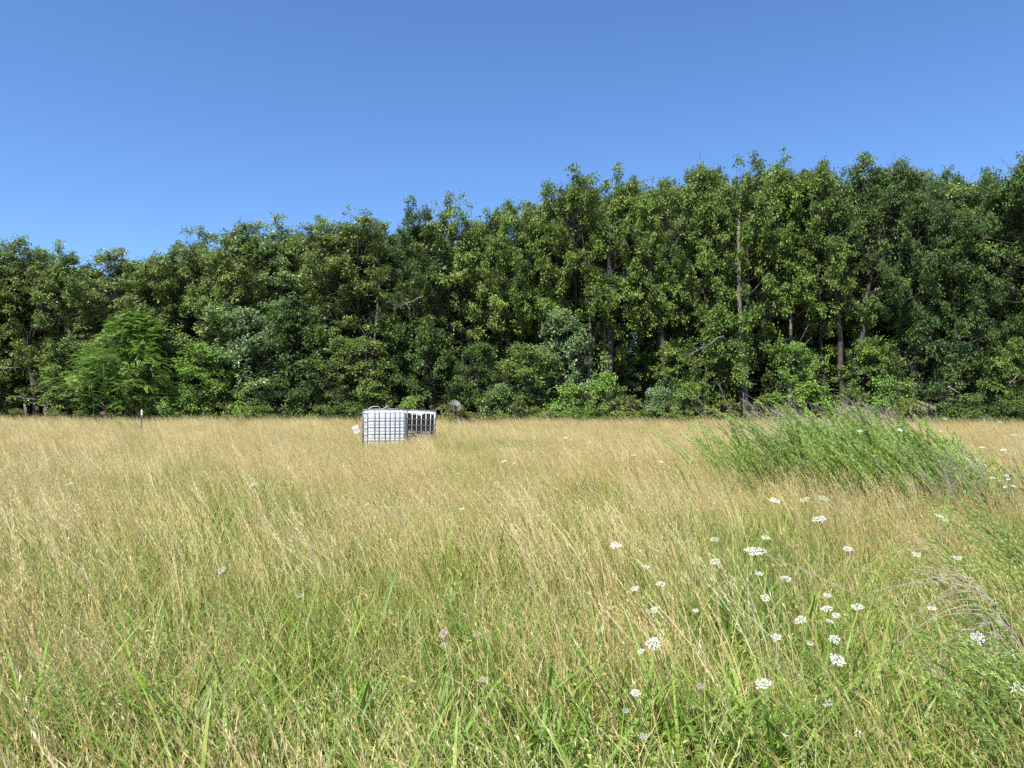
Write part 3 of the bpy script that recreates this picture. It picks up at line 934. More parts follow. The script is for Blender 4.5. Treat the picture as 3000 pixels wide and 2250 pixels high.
rim = np.array([(rx * math.cos(a), -0.07 + 0.004, rz * math.sin(a)) for a in np.linspace(0, 2 * math.pi, na + 1)])
refl = link('reflector', g.mesh('dish_reflector', DISHM, True), dish, (0, 0, dc.z)); refl.rotation_euler = (math.radians(-28), math.radians(25), math.radians(28))
g = Geo(); g.tube(rim, 0.007, 5, cap=False)
link('rim', g.mesh('dish_rim', DISHM, True), refl)
g = Geo(); g.tube([(0.02, 0.02, -0.27), (0.03, -0.22, -0.26), (0.05, -0.42, -0.16)], 0.011, 6)
arm = link('arm', g.mesh('dish_arm', STEEL, True), refl)
g = Geo(); g.tube([(0.05, -0.45, -0.13), (0.05, -0.38, -0.12)], [0.028, 0.04], 10)
link('receiver', g.mesh('dish_receiver', DISHM, True), arm)
g = Geo(); g.tube([(0, 0.10, 0), (0, 0.10, dc.z - 0.1), (0, 0.05, dc.z)], 0.022, 8)
link('mast', g.mesh('dish_mast', STEEL, True), dish)


# ------------------------------------------------------------------ grass patches (sources for the scattered meadow)
def vn(x, y, s, seed):
    """smooth value noise on arrays"""
    rg = np.random.default_rng(seed)
    tab = rg.random((64, 64))
    xf, yf = np.asarray(x) / s + 1000.3, np.asarray(y) / s + 1000.7
    xi, yi = np.floor(xf).astype(int), np.floor(yf).astype(int)
    fx, fy = xf - xi, yf - yi
    fx, fy = fx * fx * (3 - 2 * fx), fy * fy * (3 - 2 * fy)
    q = lambda a, b: tab[a % 64, b % 64]
    return (q(xi, yi) * (1 - fx) + q(xi + 1, yi) * fx) * (1 - fy) + (q(xi, yi + 1) * (1 - fx) + q(xi + 1, yi + 1) * fx) * fy


def rand_side(rg, k):
    a = rg.uniform(0, 2 * np.pi, k)
    return np.column_stack([np.cos(a), np.sin(a), np.zeros(k)])


WIND = np.array([-1.0, 0.15, 0.0])


def dry_patch(seed, k=115, hmean=0.53):
    rg = np.random.default_rng(seed)
    g = Geo()
    P = np.column_stack([rg.normal(0, 0.26, (k, 2)), np.zeros(k)])
    clump = rg.normal(0, 0.18, (8, 2))
    sel = rg.random(k) < 0.55
    P[sel, :2] = clump[rg.integers(0, 8, sel.sum())] * 1.4 + rg.normal(0, 0.035, (sel.sum(), 2))
    h = np.clip(rg.normal(hmean, 0.11, k), 0.22, 0.9)
    lean = np.abs(rg.normal(0.26, 0.16, k))
    bend = (WIND[None] * lean[:, None] + rg.normal(0, 0.13, (k, 3)) * [1, 1, 0]) * h[:, None]
    up = np.column_stack([np.zeros(k), np.zeros(k), h])
    tint = np.clip(rg.normal(0.5, 0.2, k), 0, 1)
    g.blades(P, up, bend, rand_side(rg, k), rg.uniform(0.0018, 0.0035, k), tint, 4, a=0.3)
    # seed heads: slivers along the last quarter of each stem
    hd = np.where(rg.random(k) < 0.75)[0]
    for q in range(10):
        t = 0.74 + 0.26 * q / 9
        c = P[hd] + up[hd] * (t - 0.12 * t * t) + bend[hd] * (0.3 * t + 0.7 * t * t)
        d = up[hd] * 1.0 + bend[hd] * 1.3
        d = d / np.linalg.norm(d, axis=1, keepdims=True) + rg.normal(0, 0.22, (len(hd), 3))
        g.leaves(c, d, rg.normal(0, 1, (len(hd), 3)), rg.uniform(0.014, 0.03, len(hd)), rg.uniform(0.002, 0.0042, len(hd)), np.clip(tint[hd] + rg.normal(0.02, 0.15, len(hd)), 0, 1), 0, 0)
    # withered stem leaves
    kk = k
    i = rg.integers(0, k, kk); t = rg.uniform(0.1, 0.55, kk)
    c = P[i] + up[i] * t[:, None] + bend[i] * (0.3 * t + 0.7 * t * t)[:, None]
    a = rg.uniform(0, 6.28, kk); L = rg.uniform(0.08, 0.2, kk)
    hv = np.column_stack([np.cos(a), np.sin(a), np.zeros(kk)]) + WIND * 0.5
    g.blades(c, np.column_stack([np.zeros(kk), np.zeros(kk), L * rg.uniform(0.1, 0.7, kk)]), hv * L[:, None] * 0.7, np.column_stack([-np.sin(a), np.cos(a), np.zeros(kk)]), rg.uniform(0.003, 0.005, kk), np.clip(rg.normal(0.4, 0.25, kk), 0, 1), 2)
    return g.mesh('dry_grass_patch', DRY)


def green_patch(seed, k=150, hmean=0.30, w=(0.0038, 0.0085), greener=0.0):
    rg = np.random.default_rng(seed)
    g = Geo()
    P = np.column_stack([rg.normal(0, 0.25, (k, 2)), np.zeros(k)])
    h = np.clip(rg.normal(hmean, 0.09, k), 0.06, 0.6)
    az = rg.uniform(0, 2 * np.pi, k)
    hv = np.column_stack([np.cos(az), np.sin(az), np.zeros(k)])
    bend = (hv * rg.uniform(0.1, 0.8, k)[:, None] + WIND * 0.22) * h[:, None]
    g.blades(P, np.column_stack([np.zeros(k), np.zeros(k), h * rg.uniform(0.75, 1.0, k)]), bend, np.column_stack([-np.sin(az), np.cos(az), np.zeros(k)]),
             rg.uniform(w[0], w[1], k), np.clip(rg.normal(0.48 - greener, 0.24, k), 0, 1), 3, a=0.2)
    return g.mesh('green_grass_patch', GREEN)


def litter_patch(seed, k=130):
    rg = np.random.default_rng(seed)
    g = Geo()
    P = np.column_stack([rg.normal(0, 0.27, (k, 2)), rg.uniform(0.0, 0.2, k) ** 1.4])
    az = rg.uniform(0, 2 * np.pi, k)
    L = rg.uniform(0.1, 0.38, k)
    hv = np.column_stack([np.cos(az), np.sin(az), np.zeros(k)])
    g.blades(P, np.column_stack([np.zeros(k), np.zeros(k), rg.uniform(-0.02, 0.14, k)]), hv * L[:, None], np.column_stack([-np.sin(az), np.cos(az), rg.normal(0, 0.5, k)]),
             rg.uniform(0.0025, 0.006, k), np.clip(rg.normal(0.42, 0.3, k), 0, 1), 3, a=0.8)
    return g.mesh('litter_patch', DRY)


def broad_patch(seed, k=9):
    rg = np.random.default_rng(seed)
    g = Geo()
    P = np.column_stack([rg.normal(0, 0.05, (k, 2)), np.zeros(k)])
    h = rg.uniform(0.28, 0.6, k)
    az = rg.uniform(0, 2 * np.pi, k)
    hv = np.column_stack([np.cos(az), np.sin(az), np.zeros(k)])
    bend = (hv * rg.uniform(0.2, 1.0, k)[:, None] + WIND * 0.3) * h[:, None]
    side = np.column_stack([-np.sin(az), np.cos(az), np.zeros(k)])
    W = rg.uniform(0.010, 0.021, k)
    tint = np.clip(rg.normal(0.5, 0.25, k), 0, 1)
    up = np.column_stack([np.zeros(k), np.zeros(k), h])
    # two half blades meeting in a keel
    keel = np.cross(side, up / h[:, None])
    g.blades(P, up, bend, side, W, tint, 6, a=0.1)
    return g.mesh('broad_grass_tuft', BROAD)


def forb_patch(seed, k=26):
    """low leafy weeds between the grass"""
    rg = np.random.default_rng(seed)
    g = Geo()
    for s in range(k):
        b = np.array([*rg.normal(0, 0.22, 2), 0]); h = rg.uniform(0.08, 0.26)
        d = np.array([rg.normal(-0.15, 0.2), rg.normal(0, 0.2), 1.0])
        m = rg.integers(8, 16)
        t = rg.uniform(0.15, 1.0, m)
        az = rg.uniform(0, 6.28, m)
        D = np.column_stack([np.cos(az), np.sin(az), rg.uniform(0.1, 0.7, m)])
        g.leaves(b + d * h * t[:, None], D, np.array([0, 0, 1.0]) + rg.normal(0, 0.3, (m, 3)), rg.uniform(0.018, 0.045, m), rg.uniform(0.008, 0.018, m), np.clip(rg.normal(0.45, 0.2, m), 0, 1))
        g.blades([b], [[0, 0, h]], [d * [1, 1, 0] * h], [[1, 0, 0]], 0.003, 0.3, 2)
    return g.mesh('forb_patch', WEED)


def source_collection(name, meshes):
    c = bpy.data.collections.new(name)
    for i, me in enumerate(meshes):
        o = bpy.data.objects.new('%s_source_%02d' % (name, i), me)
        c.objects.link(o)
    return c


def scatter(name, label, cat, coll, nk, P, rotz, scale, idx):
    me = bpy.data.meshes.new(name)
    me.vertices.add(len(P)); me.vertices.foreach_set('co', P.astype(np.float32).ravel())
    a = me.attributes.new('prot', 'FLOAT_VECTOR', 'POINT')
    r = np.zeros((len(P), 3), np.float32); r[:, 2] = rotz
    a.data.foreach_set('vector', r.ravel())
    a = me.attributes.new('pscl', 'FLOAT_VECTOR', 'POINT'); a.data.foreach_set('vector', scale.astype(np.float32).ravel())
    a = me.attributes.new('pidx', 'INT', 'POINT'); a.data.foreach_set('value', idx.astype(np.int32))
    o = link(name, me)
    tag(o, label, cat, None, 'stuff')
    ng = bpy.data.node_groups.new(name + '_nodes', 'GeometryNodeTree')
    ng.interface.new_socket('Geometry', in_out='INPUT', socket_type='NodeSocketGeometry')
    ng.interface.new_socket('Geometry', in_out='OUTPUT', socket_type='NodeSocketGeometry')
    N, L = ng.nodes, ng.links
    gi, go = N.new('NodeGroupInput'), N.new('NodeGroupOutput')
    ip = N.new('GeometryNodeInstanceOnPoints')
    ci = N.new('GeometryNodeCollectionInfo')
    ci.inputs['Collection'].default_value = coll
    ci.inputs['Separate Children'].default_value = True
    ci.inputs['Reset Children'].default_value = True

    def na(attr, typ):
        q = N.new('GeometryNodeInputNamedAttribute'); q.data_type = typ; q.inputs['Name'].default_value = attr
        return q.outputs['Attribute']
    L.new(gi.outputs[0], ip.inputs['Points'])
    L.new(ci.outputs[0], ip.inputs['Instance'])
    ip.inputs['Pick Instance'].default_value = True
    L.new(na('pidx', 'INT'), ip.inputs['Instance Index'])
    L.new(na('prot', 'FLOAT_VECTOR'), ip.inputs['Rotation'])
    L.new(na('pscl', 'FLOAT_VECTOR'), ip.inputs['Scale'])
    L.new(ip.outputs[0], go.inputs[0])
    mod = o.modifiers.new('scatter', 'NODES'); mod.node_group = ng
    return o


def field_points(step, seed, ymin=-2.5, margin=1.2, slack=5.0):
    rg = np.random.default_rng(seed)
    xs, ys = np.meshgrid(np.arange(-34, 34, step), np.arange(ymin, 40, step))
    x = xs.ravel() + rg.uniform(-0.5, 0.5, xs.size) * step
    y = ys.ravel() + rg.uniform(-0.5, 0.5, xs.size) * step
    tl = np.array([tree_line_x(v) for v in np.linspace(-34, 34, 60)])
    edge = np.interp(x, np.linspace(-34, 34, 60), tl) - margin + 0.8 * (vn(x, y, 1.5, 5) - 0.5)
    ok = (np.abs(x) < 0.70 * np.maximum(y, 0) + slack) & (y < edge)
    # nothing grows through the tanks
    for c, a in ((c1, a1), (c2, a2)):
        u = (x - c.x) * math.cos(a) + (y - c.y) * math.sin(a); v = -(x - c.x) * math.sin(a) + (y - c.y) * math.cos(a)
        ok &= ~((np.abs(u) < 0.80) & (np.abs(v) < 0.66))
    return x[ok], y[ok], rg


def mk_scales(rg, base, n, lo=0.85, hi=1.15):
    s = rg.uniform(lo, hi, n) * base
    w = rg.uniform(0.9, 1.15, n)
    return np.column_stack([w, w, s])


# 1 tall dry stems
NA = 6
ca = source_collection('dry', [dry_patch(300 + i) for i in range(NA)])
x, y, rg = field_points(0.40, 31)
far = np.clip((y - 5.0) / 9.0, 0, 1)
n1 = vn(x, y, 1.3, 11); n2 = vn(x, y, 4.0, 12)
right_green = np.clip((x - 0.2) / 1.5, 0, 1) * np.clip((6.5 - y) / 3.5, 0, 1)
prob = 0.34 + 0.50 * far + 0.9 * (n1 - 0.5) * (1 - 0.45 * far) - 0.55 * right_green
keep = rg.random(len(x)) < np.clip(prob, 0.08, 1)
keep &= ~((x ** 2 + y ** 2) < 0.5)
x, y = x[keep], y[keep]; n1 = n1[keep]; n2 = n2[keep]; far = far[keep]
trod = np.exp(-(((x - c1.x) / 1.6) ** 2 + ((y - c1.y + 1.6) / 2.2) ** 2))          # shorter round the tank
sc = mk_scales(rg, (0.88 + 0.24 * n2 - 0.14 * far) * (1 - 0.30 * trod), len(x), 0.72, 1.22)
scatter('dry_grass', 'tall tan dry grass with feathery seed heads all over the meadow', 'grass', ca, NA,
        np.column_stack([x, y, np.zeros(len(x))]), rg.normal(0, 0.45, len(x)), sc, rg.integers(0, NA, len(x)))

def tall_patch(seed, k=22):
    rg = np.random.default_rng(seed)
    g = Geo()
    cl = rg.normal(0, 0.12, (3, 2))
    P = np.column_stack([cl[rg.integers(0, 3, k)] + rg.normal(0, 0.05, (k, 2)), np.zeros(k)])
    h = rg.uniform(0.55, 0.85, k)
    bend = (WIND[None] * rg.uniform(0.1, 0.6, k)[:, None] + rg.normal(0, 0.08, (k, 3)) * [1, 1, 0]) * h[:, None]
    up = np.column_stack([np.zeros(k), np.zeros(k), h])
    tint = np.clip(rg.normal(0.72, 0.15, k), 0, 1)
    g.blades(P, up, bend, rand_side(rg, k), rg.uniform(0.0034, 0.006, k), tint, 5, a=0.25)
    for q in range(14):
        t = 0.68 + 0.32 * q / 13
        c = P + up * (t - 0.12 * t * t) + bend * (0.25 * t + 0.75 * t * t)
        d = up + bend * 1.4
        d = d / np.linalg.norm(d, axis=1, keepdims=True) + rg.normal(0, 0.18, (k, 3))
        g.leaves(c, d, rg.normal(0, 1, (k, 3)), rg.uniform(0.018, 0.034, k), rg.uniform(0.003, 0.0055, k), np.clip(tint + rg.normal(0, 0.12, k), 0, 1), 0, 0)
    return g.mesh('tall_stem_patch', DRY)


NT = 5
ct = source_collection('tallstem', [tall_patch(350 + i) for i in range(NT)])
x, y, rg = field_points(0.55, 36)
keep = rg.random(len(x)) < np.clip(0.80 * (vn(x, y, 1.2, 17) > 0.46) + 0.14 - 0.6 * np.clip((x - 0.3) / 1.5, 0, 1) * np.clip((6.5 - y) / 3.0, 0, 1) - 0.10 * np.clip((y - 14) / 8, 0, 1) + 0.6 * (y > np.array([tree_line_x(v) for v in x]) - 4.0), 0.03, 1)
keep &= ((x - c1.x) ** 2 + (y - c1.y + 1.5) ** 2) > 5.0
keep &= (x ** 2 + y ** 2) > 1.0
x, y = x[keep], y[keep]
scatter('tall_dry_stems', 'tall pale bunched grass stems rising over the rest of the meadow', 'grass', ct, NT,
        np.column_stack([x, y, np.zeros(len(x))]), rg.normal(0, 0.35, len(x)), mk_scales(rg, 0.95, len(x)), rg.integers(0, NT, len(x)))

# 2 green grass beneath
NB = 6
cb_ = source_collection('green', [green_patch(400 + i, greener=0.06 * (i % 3)) for i in range(NB)])
x, y, rg = field_points(0.34, 32)
n1 = vn(x, y, 1.7, 13)
prob = 0.85 + 0.9 * (n1 - 0.5) + 0.35 * np.clip((x - 0.2) / 1.5, 0, 1) * np.clip((7.5 - y) / 3.5, 0, 1) - 0.12 * np.clip((y - 10) / 10, 0, 1)
keep = rg.random(len(x)) < np.clip(prob, 0.15, 1)
x, y, n1 = x[keep], y[keep], n1[keep]
scatter('green_grass', 'green and yellowing grass blades growing between the dry stems', 'grass', cb_, NB,
        np.column_stack([x, y, np.zeros(len(x))]), rg.uniform(0, 6.28, len(x)), mk_scales(rg, 0.85 + 0.4 * n1, len(x)), rg.integers(0, NB, len(x)))

# 3 withered blades lying low
NC = 4
cc = source_collection('litter', [litter_patch(500 + i) for i in range(NC)])
x, y, rg = field_points(0.42, 33)
keep = rg.random(len(x)) < np.clip(0.75 + 0.6 * (vn(x, y, 1.1, 14) - 0.5), 0, 1)
x, y = x[keep], y[keep]
scatter('dry_litter', 'withered grass blades lying matted close to the ground', 'dry grass', cc, NC,
        np.column_stack([x, y, np.zeros(len(x))]), rg.uniform(0, 6.28, len(x)), mk_scales(rg, 1.0, len(x)), rg.integers(0, NC, len(x)))

# 4 broad green blades
ND = 5
cd = source_collection('broad', [broad_patch(600 + i) for i in range(ND)])
x, y, rg = field_points(0.36, 34)
keep = rg.random(len(x)) < np.clip(0.55 * (vn(x, y, 0.9, 15) > 0.48) + 0.14 - 0.14 * np.clip((y - 6) / 6, 0, 1), 0.01, 1)
x, y = x[keep], y[keep]
bx_, by_ = [], []
for px, py, m in ((60, 2150, 6), (180, 2120, 5), (330, 1960, 4), (230, 1780, 4), (500, 2080, 4), (560, 2200, 4), (1480, 1900, 4), (1600, 2150, 4), (1950, 2100, 5), (2150, 1800, 6), (2250, 1850, 4), (2350, 2180, 5), (2560, 2000, 4), (540, 1640, 4), (1350, 1650, 3), (980, 1950, 3)):
    q = at_height(px, py, 0.18)
    for _ in range(m):
        bx_.append(q.x + rg.normal(0, 0.10)); by_.append(q.y + rg.normal(0, 0.10))
big = []
for px, py in ((20, 2230), (70, 2240), (110, 2200), (180, 2240), (300, 2160), (330, 2080), (520, 2200), (600, 2230), (640, 2140), (1490, 2180), (1530, 2230), (1590, 2060), (2190, 2180), (2350, 2240), (2480, 2180), (1980, 2240), (2580, 2050), (1700, 2230), (900, 2210), (760, 2170)):
    q = at_height(px, py, 0.12)
    for _ in range(2):
        big.append((q.x + rg.normal(0, 0.06), q.y + rg.normal(0, 0.06)))
n_norm = len(x) + len(bx_)
x, y = np.concatenate([x, bx_, [b[0] for b in big]]), np.concatenate([y, by_, [b[1] for b in big]])
bs = mk_scales(rg, 0.9, len(x), 0.75, 1.25)
bs[n_norm:, :2] *= 1.4; bs[n_norm:, 2] *= 0.72
scatter('broad_grass', 'broad bright green grass blades arching up in tufts', 'grass', cd, ND,
        np.column_stack([x, y, np.zeros(len(x))]), rg.uniform(0, 6.28, len(x)), bs, rg.integers(0, ND, len(x)))

# 5 low leafy weeds
NE = 4
ce = source_collection('forb', [forb_patch(700 + i) for i in range(NE)])
x, y, rg = field_points(0.40, 35)
keep = rg.random(len(x)) < np.clip(0.30 * (vn(x, y, 1.0, 16) > 0.55) + 0.55 * np.clip((x + 0.6) / 2.0, 0, 1) * np.clip((5.5 - y) / 2.5, 0, 1) - 0.2 * np.clip((y - 7) / 5, 0, 1), 0.0, 1)
x, y = x[keep], y[keep]
scatter('low_weeds', 'low small-leaved green weeds spread beneath the grass', 'weeds', ce, NE,
        np.column_stack([x, y, np.zeros(len(x))]), rg.uniform(0, 6.28, len(x)), mk_scales(rg, 1.0, len(x)), rg.integers(0, NE, len(x)))


# ------------------------------------------------------------------ tall weeds
def weed_meshes(seed, n_stem=14, h=(0.9, 1.35), spread=0.22, lean=0.55, nl=75, leafL=(0.035, 0.07), leafW=(0.003, 0.006), mat=WEED):
    rg = np.random.default_rng(seed)
    st, lv = Geo(), Geo()
    for s in range(n_stem):
        b = np.array([*rg.normal(0, spread, 2), 0.0])
        hh = rg.uniform(*h)
        ln = WIND * hh * abs(rg.normal(lean, 0.16)) + np.array([0, rg.normal(0, 0.12), 0])
        ts = np.linspace(0, 1, 6)
        path = b + np.outer(ts - 0.15 * ts ** 2, [0, 0, hh]) + np.outer(0.25 * ts + 0.75 * ts ** 2, ln)
        st.tube(path, np.linspace(0.004, 0.0012, 6), 4, rg.uniform(0.2, 0.9), cap=False)
        k = nl
        t = rg.uniform(0.16, 1.0, k) ** 0.8
        c = np.column_stack([np.interp(t, ts, path[:, q]) for q in range(3)])
        tn = np.column_stack([np.interp(np.clip(t + 0.03, 0, 1.03), ts, path[:, q]) for q in range(3)]) - c
        tn = np.where(np.linalg.norm(tn, axis=1, keepdims=True) < 1e-4, (path[-1] - path[-2])[None], tn)
        tn /= np.linalg.norm(tn, axis=1, keepdims=True)
        az = rg.uniform(0, 6.28, k)
        D = tn * 0.85 + np.column_stack([np.cos(az), np.sin(az), 0.35 * np.sin(az * 3)]) * 0.65 + WIND * 0.25
        sh = 1.15 - 0.6 * t
        lv.leaves(c, D, rg.normal(0, 1, (k, 3)) + [0, 0, 0.6], rg.uniform(*leafL, k) * sh, rg.uniform(*leafW, k), np.clip(0.35 + 0.35 * t + rg.normal(0, 0.16, k), 0, 1), 0.2, 0.1)
    return st.mesh('weed_stems', STEMGREEN, True), lv.mesh('weed_leaves', mat)


def place_weed(meshes, name, label, cat, group, x, y, rot, s, sz=None):
    t = thing(name, label, cat, (x, y, 0), group)
    t.rotation_euler = (0, 0, rot); t.scale = (s, s, sz or s)
    for nm, me in zip(('stems', 'leaves'), meshes):
        link(nm, me, t)
    return t


CLUMP = [weed_meshes(800 + i, mat=WEED if i != 1 else WEEDGREY, n_stem=12, nl=190, spread=0.3, lean=0.46, leafL=(0.035, 0.075), leafW=(0.006, 0.011)) for i in range(4)]
rw = random.Random(11)
for i in range(60):
    # an oval stand, 9.5 to 13 m out
    a = rw.uniform(0, 6.28); r = math.sqrt(rw.random())
    cx0 = pix(2405, 1300, 11.2).x + 0.28
    x = cx0 + 1.6 * r * math.cos(a) * (1 + 0.25 * r * math.sin(a)); y = 10.2 + 2.4 * r * math.sin(a)
    place_weed(CLUMP[rw.randrange(4)], 'tall_weed', 'tall feathery green weed bent by wind in the big stand before the wood', 'weed', 'weeds of the big windblown stand', x, y, rw.uniform(-0.8, 0.8),
               (1.30 - 0.45 * r) * rw.uniform(0.82, 1.15))
# single green weeds in the far meadow and near the post
for px, py, s, m, lab in ((395, 1225, 0.8, CLUMP[1], 'grey-green leafy weed just left of the metal post'),
                          (425, 1240, 0.6, CLUMP[0], 'short green weed at the foot of the metal post'),
                          (455, 1235, 0.62, CLUMP[2], 'green weed to the right of the metal post'),
                          (195, 1235, 0.65, CLUMP[1], 'pale weed near the foot of the leaning trunk'),
                          (1330, 1240, 0.7, CLUMP[0], 'green weed in front of the bush with the dish'),
                          (2030, 1400, 0.6, CLUMP[2], 'short green weed at the near tip of the windblown stand')):
    d = 24.6 if px < 600 else (30.0 if px < 1600 else 9.6)
    q = pix(px, py, d)
    place_weed(m, 'tall_weed', lab, 'weed', None, q.x, d, 0.2, s)


# dead grey stalks
def dead_meshes(seed, n_stem=9, h=(0.9, 1.4), spread=0.25, lean=0.25, nb=9, droop=0.0, bl=(0.12, 0.3)):
    rg = np.random.default_rng(seed)
    st, tw = Geo(), Geo()
    for s in range(n_stem):
        b = np.array([*rg.normal(0, spread, 2), 0.0]); hh = rg.uniform(*h)
        ln = WIND * hh * rg.normal(lean, 0.2) + np.array([0, rg.normal(0, 0.15), 0])
        ts = np.linspace(0, 1, 6)
        path = b + np.outer(ts, [0, 0, hh]) + np.outer(0.4 * ts + 0.6 * ts ** 2, ln)
        st.tube(path, np.linspace(0.004, 0.0015, 6), 4, rg.uniform(0.2, 0.9), cap=False)
        for q in range(nb):
            t = rg.uniform(0.45, 1.0)
            c = np.array([np.interp(t, ts, path[:, z]) for z in range(3)])
            d = unit(np.array([rg.normal(-0.5, 0.6), rg.normal(0, 0.6), 0.75 - droop]))
            L = rg.uniform(*bl)
            tw.tube([c, c + d * L * 0.5, c + d * L + WIND * 0.12 * L - np.array([0, 0, droop * L])], [0.002, 0.0016, 0.001], 3, rg.uniform(0.2, 1.0), cap=False)
    return st.mesh('dead_stems', STALKGREY, True), tw.mesh('dead_twigs', STALKGREY, True)


def place_dead(meshes, name, label, cat, group, x, y, rot, s):
    t = thing(name, label, cat, (x, y, 0), group)
    t.rotation_euler = (0, 0, rot); t.scale = (s, s, s)
    for nm, me in zip(('stems', 'twigs'), meshes):
        tag(link(nm, me, t), kind='stuff')
    return t


DEAD = [dead_meshes(900 + i, n_stem=16, nb=12) for i in range(2)]
for i in range(11):
    px = rw.uniform(2260, 2640)
    d = rw.uniform(12.0, 13.2)
    q = pix(px, 1250, d)
    place_dead(DEAD[i % 2], 'dead_weed', 'grey dead brush sticking out of the top of the big weed stand', 'dead weed', 'grey dead brush in the weed stand', q.x, d, rw.uniform(-0.5, 0.5), rw.uniform(0.92, 1.10))
for i in range(5):
    q = pix(rw.uniform(2640, 2900), 1400, 1.0)
    d = rw.uniform(7.0, 9.5)
    place_dead(DEAD[i % 2], 'dead_weed', 'grey dead brush leaning in the dry grass right of the weed stand', 'dead weed', 'grey dead brush beside the weed stand', q.x * d, d, rw.uniform(-0.3, 0.3), rw.uniform(0.55, 0.72))


def single_stalk(name, label, cat, base, tip, r, mat, twigs=10, tl=0.2, seed=1):
    base, tip = np.array(base), np.array(tip)
    rg = np.random.default_rng(seed)
    t = thing(name, label, cat, tuple(base))
    g = Geo(); v = tip - base
    ts = np.linspace(0, 1, 8)
    hor = np.array([v[0], v[1], 0])
    P = np.outer(0.5 * ts + 0.5 * ts ** 2, hor) + np.outer(ts ** 0.85, [0, 0, v[2]])
    g.tube(P, np.linspace(r, r * 0.35, 8), 6, 0.5)
    link('stem', g.mesh(name + '_stem', mat, True), t)
    h = Geo(); few = twigs <= 6
    for q in range(twigs):
        h = Geo() if few else h
        s = rg.uniform(0.45, 1.0)
        c = np.array([np.interp(s, ts, P[:, z]) for z in range(3)])
        d = unit(unit(v) * 0.9 + rg.normal(0, 0.35, 3))
        L = tl * rg.uniform(0.5, 1.2)
        h.tube([c, c + d * L * 0.6, c + d * L + WIND * 0.1 * L], [r * 0.3, r * 0.22, r * 0.1], 3, rg.uniform(0.2, 0.9), cap=False)
        if few:
            link('twig', h.mesh(name + '_twig', mat, True), t)
    if not few:
        tag(link('twigs', h.mesh(name + '_twigs', mat, True), t), kind='stuff')
    return t


def gp(px, py, z, d=None):
    q = pix(px, py, d) if d else at_height(px, py, z)
    return (q.x, q.y, q.z)


b0 = pix(2150, 1225, 28.0); single_stalk('dead_stalk', 'tall bare grey stalk leaning left before the dark wood, by the weed stand', 'dead stalk', (b0.x, 28, 0), gp(2106, 1128, 0, 28), 0.022, DEADWOOD, 12, 0.35, 1)
b0 = pix(2180, 1225, 28.4); single_stalk('dead_stalk', 'shorter bare grey stalk right of the tall leaning one', 'dead stalk', (b0.x, 28.4, 0), gp(2178, 1150, 0, 28.4), 0.018, DEADWOOD, 10, 0.3, 2)
b0 = pix(2628, 1245, 16.0); single_stalk('dead_stalk', 'straight dark brown dead stalk at the end of the weed stand', 'dead stalk', (b0.x, 16, 0), gp(2632, 1118, 0, 16), 0.012, BARK, 5, 0.12, 3)
b0 = pix(1545, 1236, 31.0); single_stalk('dead_stalk', 'thin dry stalk poking up in front of the dark gap in the middle', 'dead stalk', (b0.x, 31, 0), gp(1542, 1188, 0, 31), 0.012, DEADWOOD, 6, 0.2, 4)


# foreground: windblown feathery weeds on the right, and dead arching plumes
NEARW = [weed_meshes(820 + i, n_stem=8, h=(0.45, 0.80), spread=0.13, lean=0.75, nl=170, leafL=(0.028, 0.055), leafW=(0.0032, 0.0058), mat=(WEED, WEEDGREY, WEED)[i]) for i in range(3)]
for i, (px, py, z, s, lab) in enumerate((
        (2870, 1560, 0.5, 1.15, 'feathery weed highest up the slope of the foreground group'),
        (2985, 1590, 0.5, 1.2, 'feathery weed at the picture edge behind the dead plumes'),
        (2920, 1680, 0.5, 1.1, 'feathery dark weed right above the larger dead plume'),
        (2990, 1760, 0.45, 1.1, 'grey-green weed at the picture edge beside the dead plumes'),
        (2800, 1760, 0.4, 0.85, 'light feathery weed left of the larger dead plume'),
        (2960, 1930, 0.4, 1.0, 'windblown weed under the flower at the picture edge'),
        (2860, 1960, 0.4, 0.95, 'windblown weed between the tilted flower and the dark stalk'),
        (2980, 2060, 0.35, 0.95, 'low feathery weed at the picture edge near the bottom corner'),
        (2880, 2120, 0.35, 0.9, 'feathery weed crossing the long grey stalk near the bottom corner'),
        (2760, 2060, 0.3, 0.8, 'small feathery weed left of the long grey stalk'),
        (2790, 2190, 0.3, 0.8, 'feathery weed at the bottom edge below the long grey stalk'),
        (2955, 2200, 0.3, 0.9, 'feathery weed filling the bottom corner'),
        (2700, 1620, 0.4, 0.75, 'sparse feathery weed under the smaller dead plume'),
        (2600, 1640, 0.35, 0.6, 'thin pale weed in front of the dry grass by the smaller plume'))):
    q = at_height(px, py, z)
    place_weed(NEARW[i % 3], 'feathery_weed', lab, 'weed', 'windblown feathery weeds in the near corner', q.x + 0.36, q.y, rw.uniform(-0.5, 0.5), s)

BUSHY = weed_meshes(840, n_stem=5, h=(0.25, 0.36), spread=0.05, lean=0.1, nl=120, leafL=(0.022, 0.035), leafW=(0.002, 0.0035))
for px, py, s, lab in ((2235, 2080, 1.0, 'small fir-like dark green weed below the white flower near the bottom'),
                       (500, 2050, 0.9, 'small dark green weed among broad blades on the left'),
                       (1415, 2070, 0.8, 'small dark green weed below the pink fading flower'),
                       (1950, 1980, 0.9, 'small bushy weed between tufts in the middle')):
    q = at_height(px, py, 0.15)
    place_weed(BUSHY, 'bushy_weed', lab, 'weed', 'small fir-like weeds', q.x, q.y, 0.4, s)


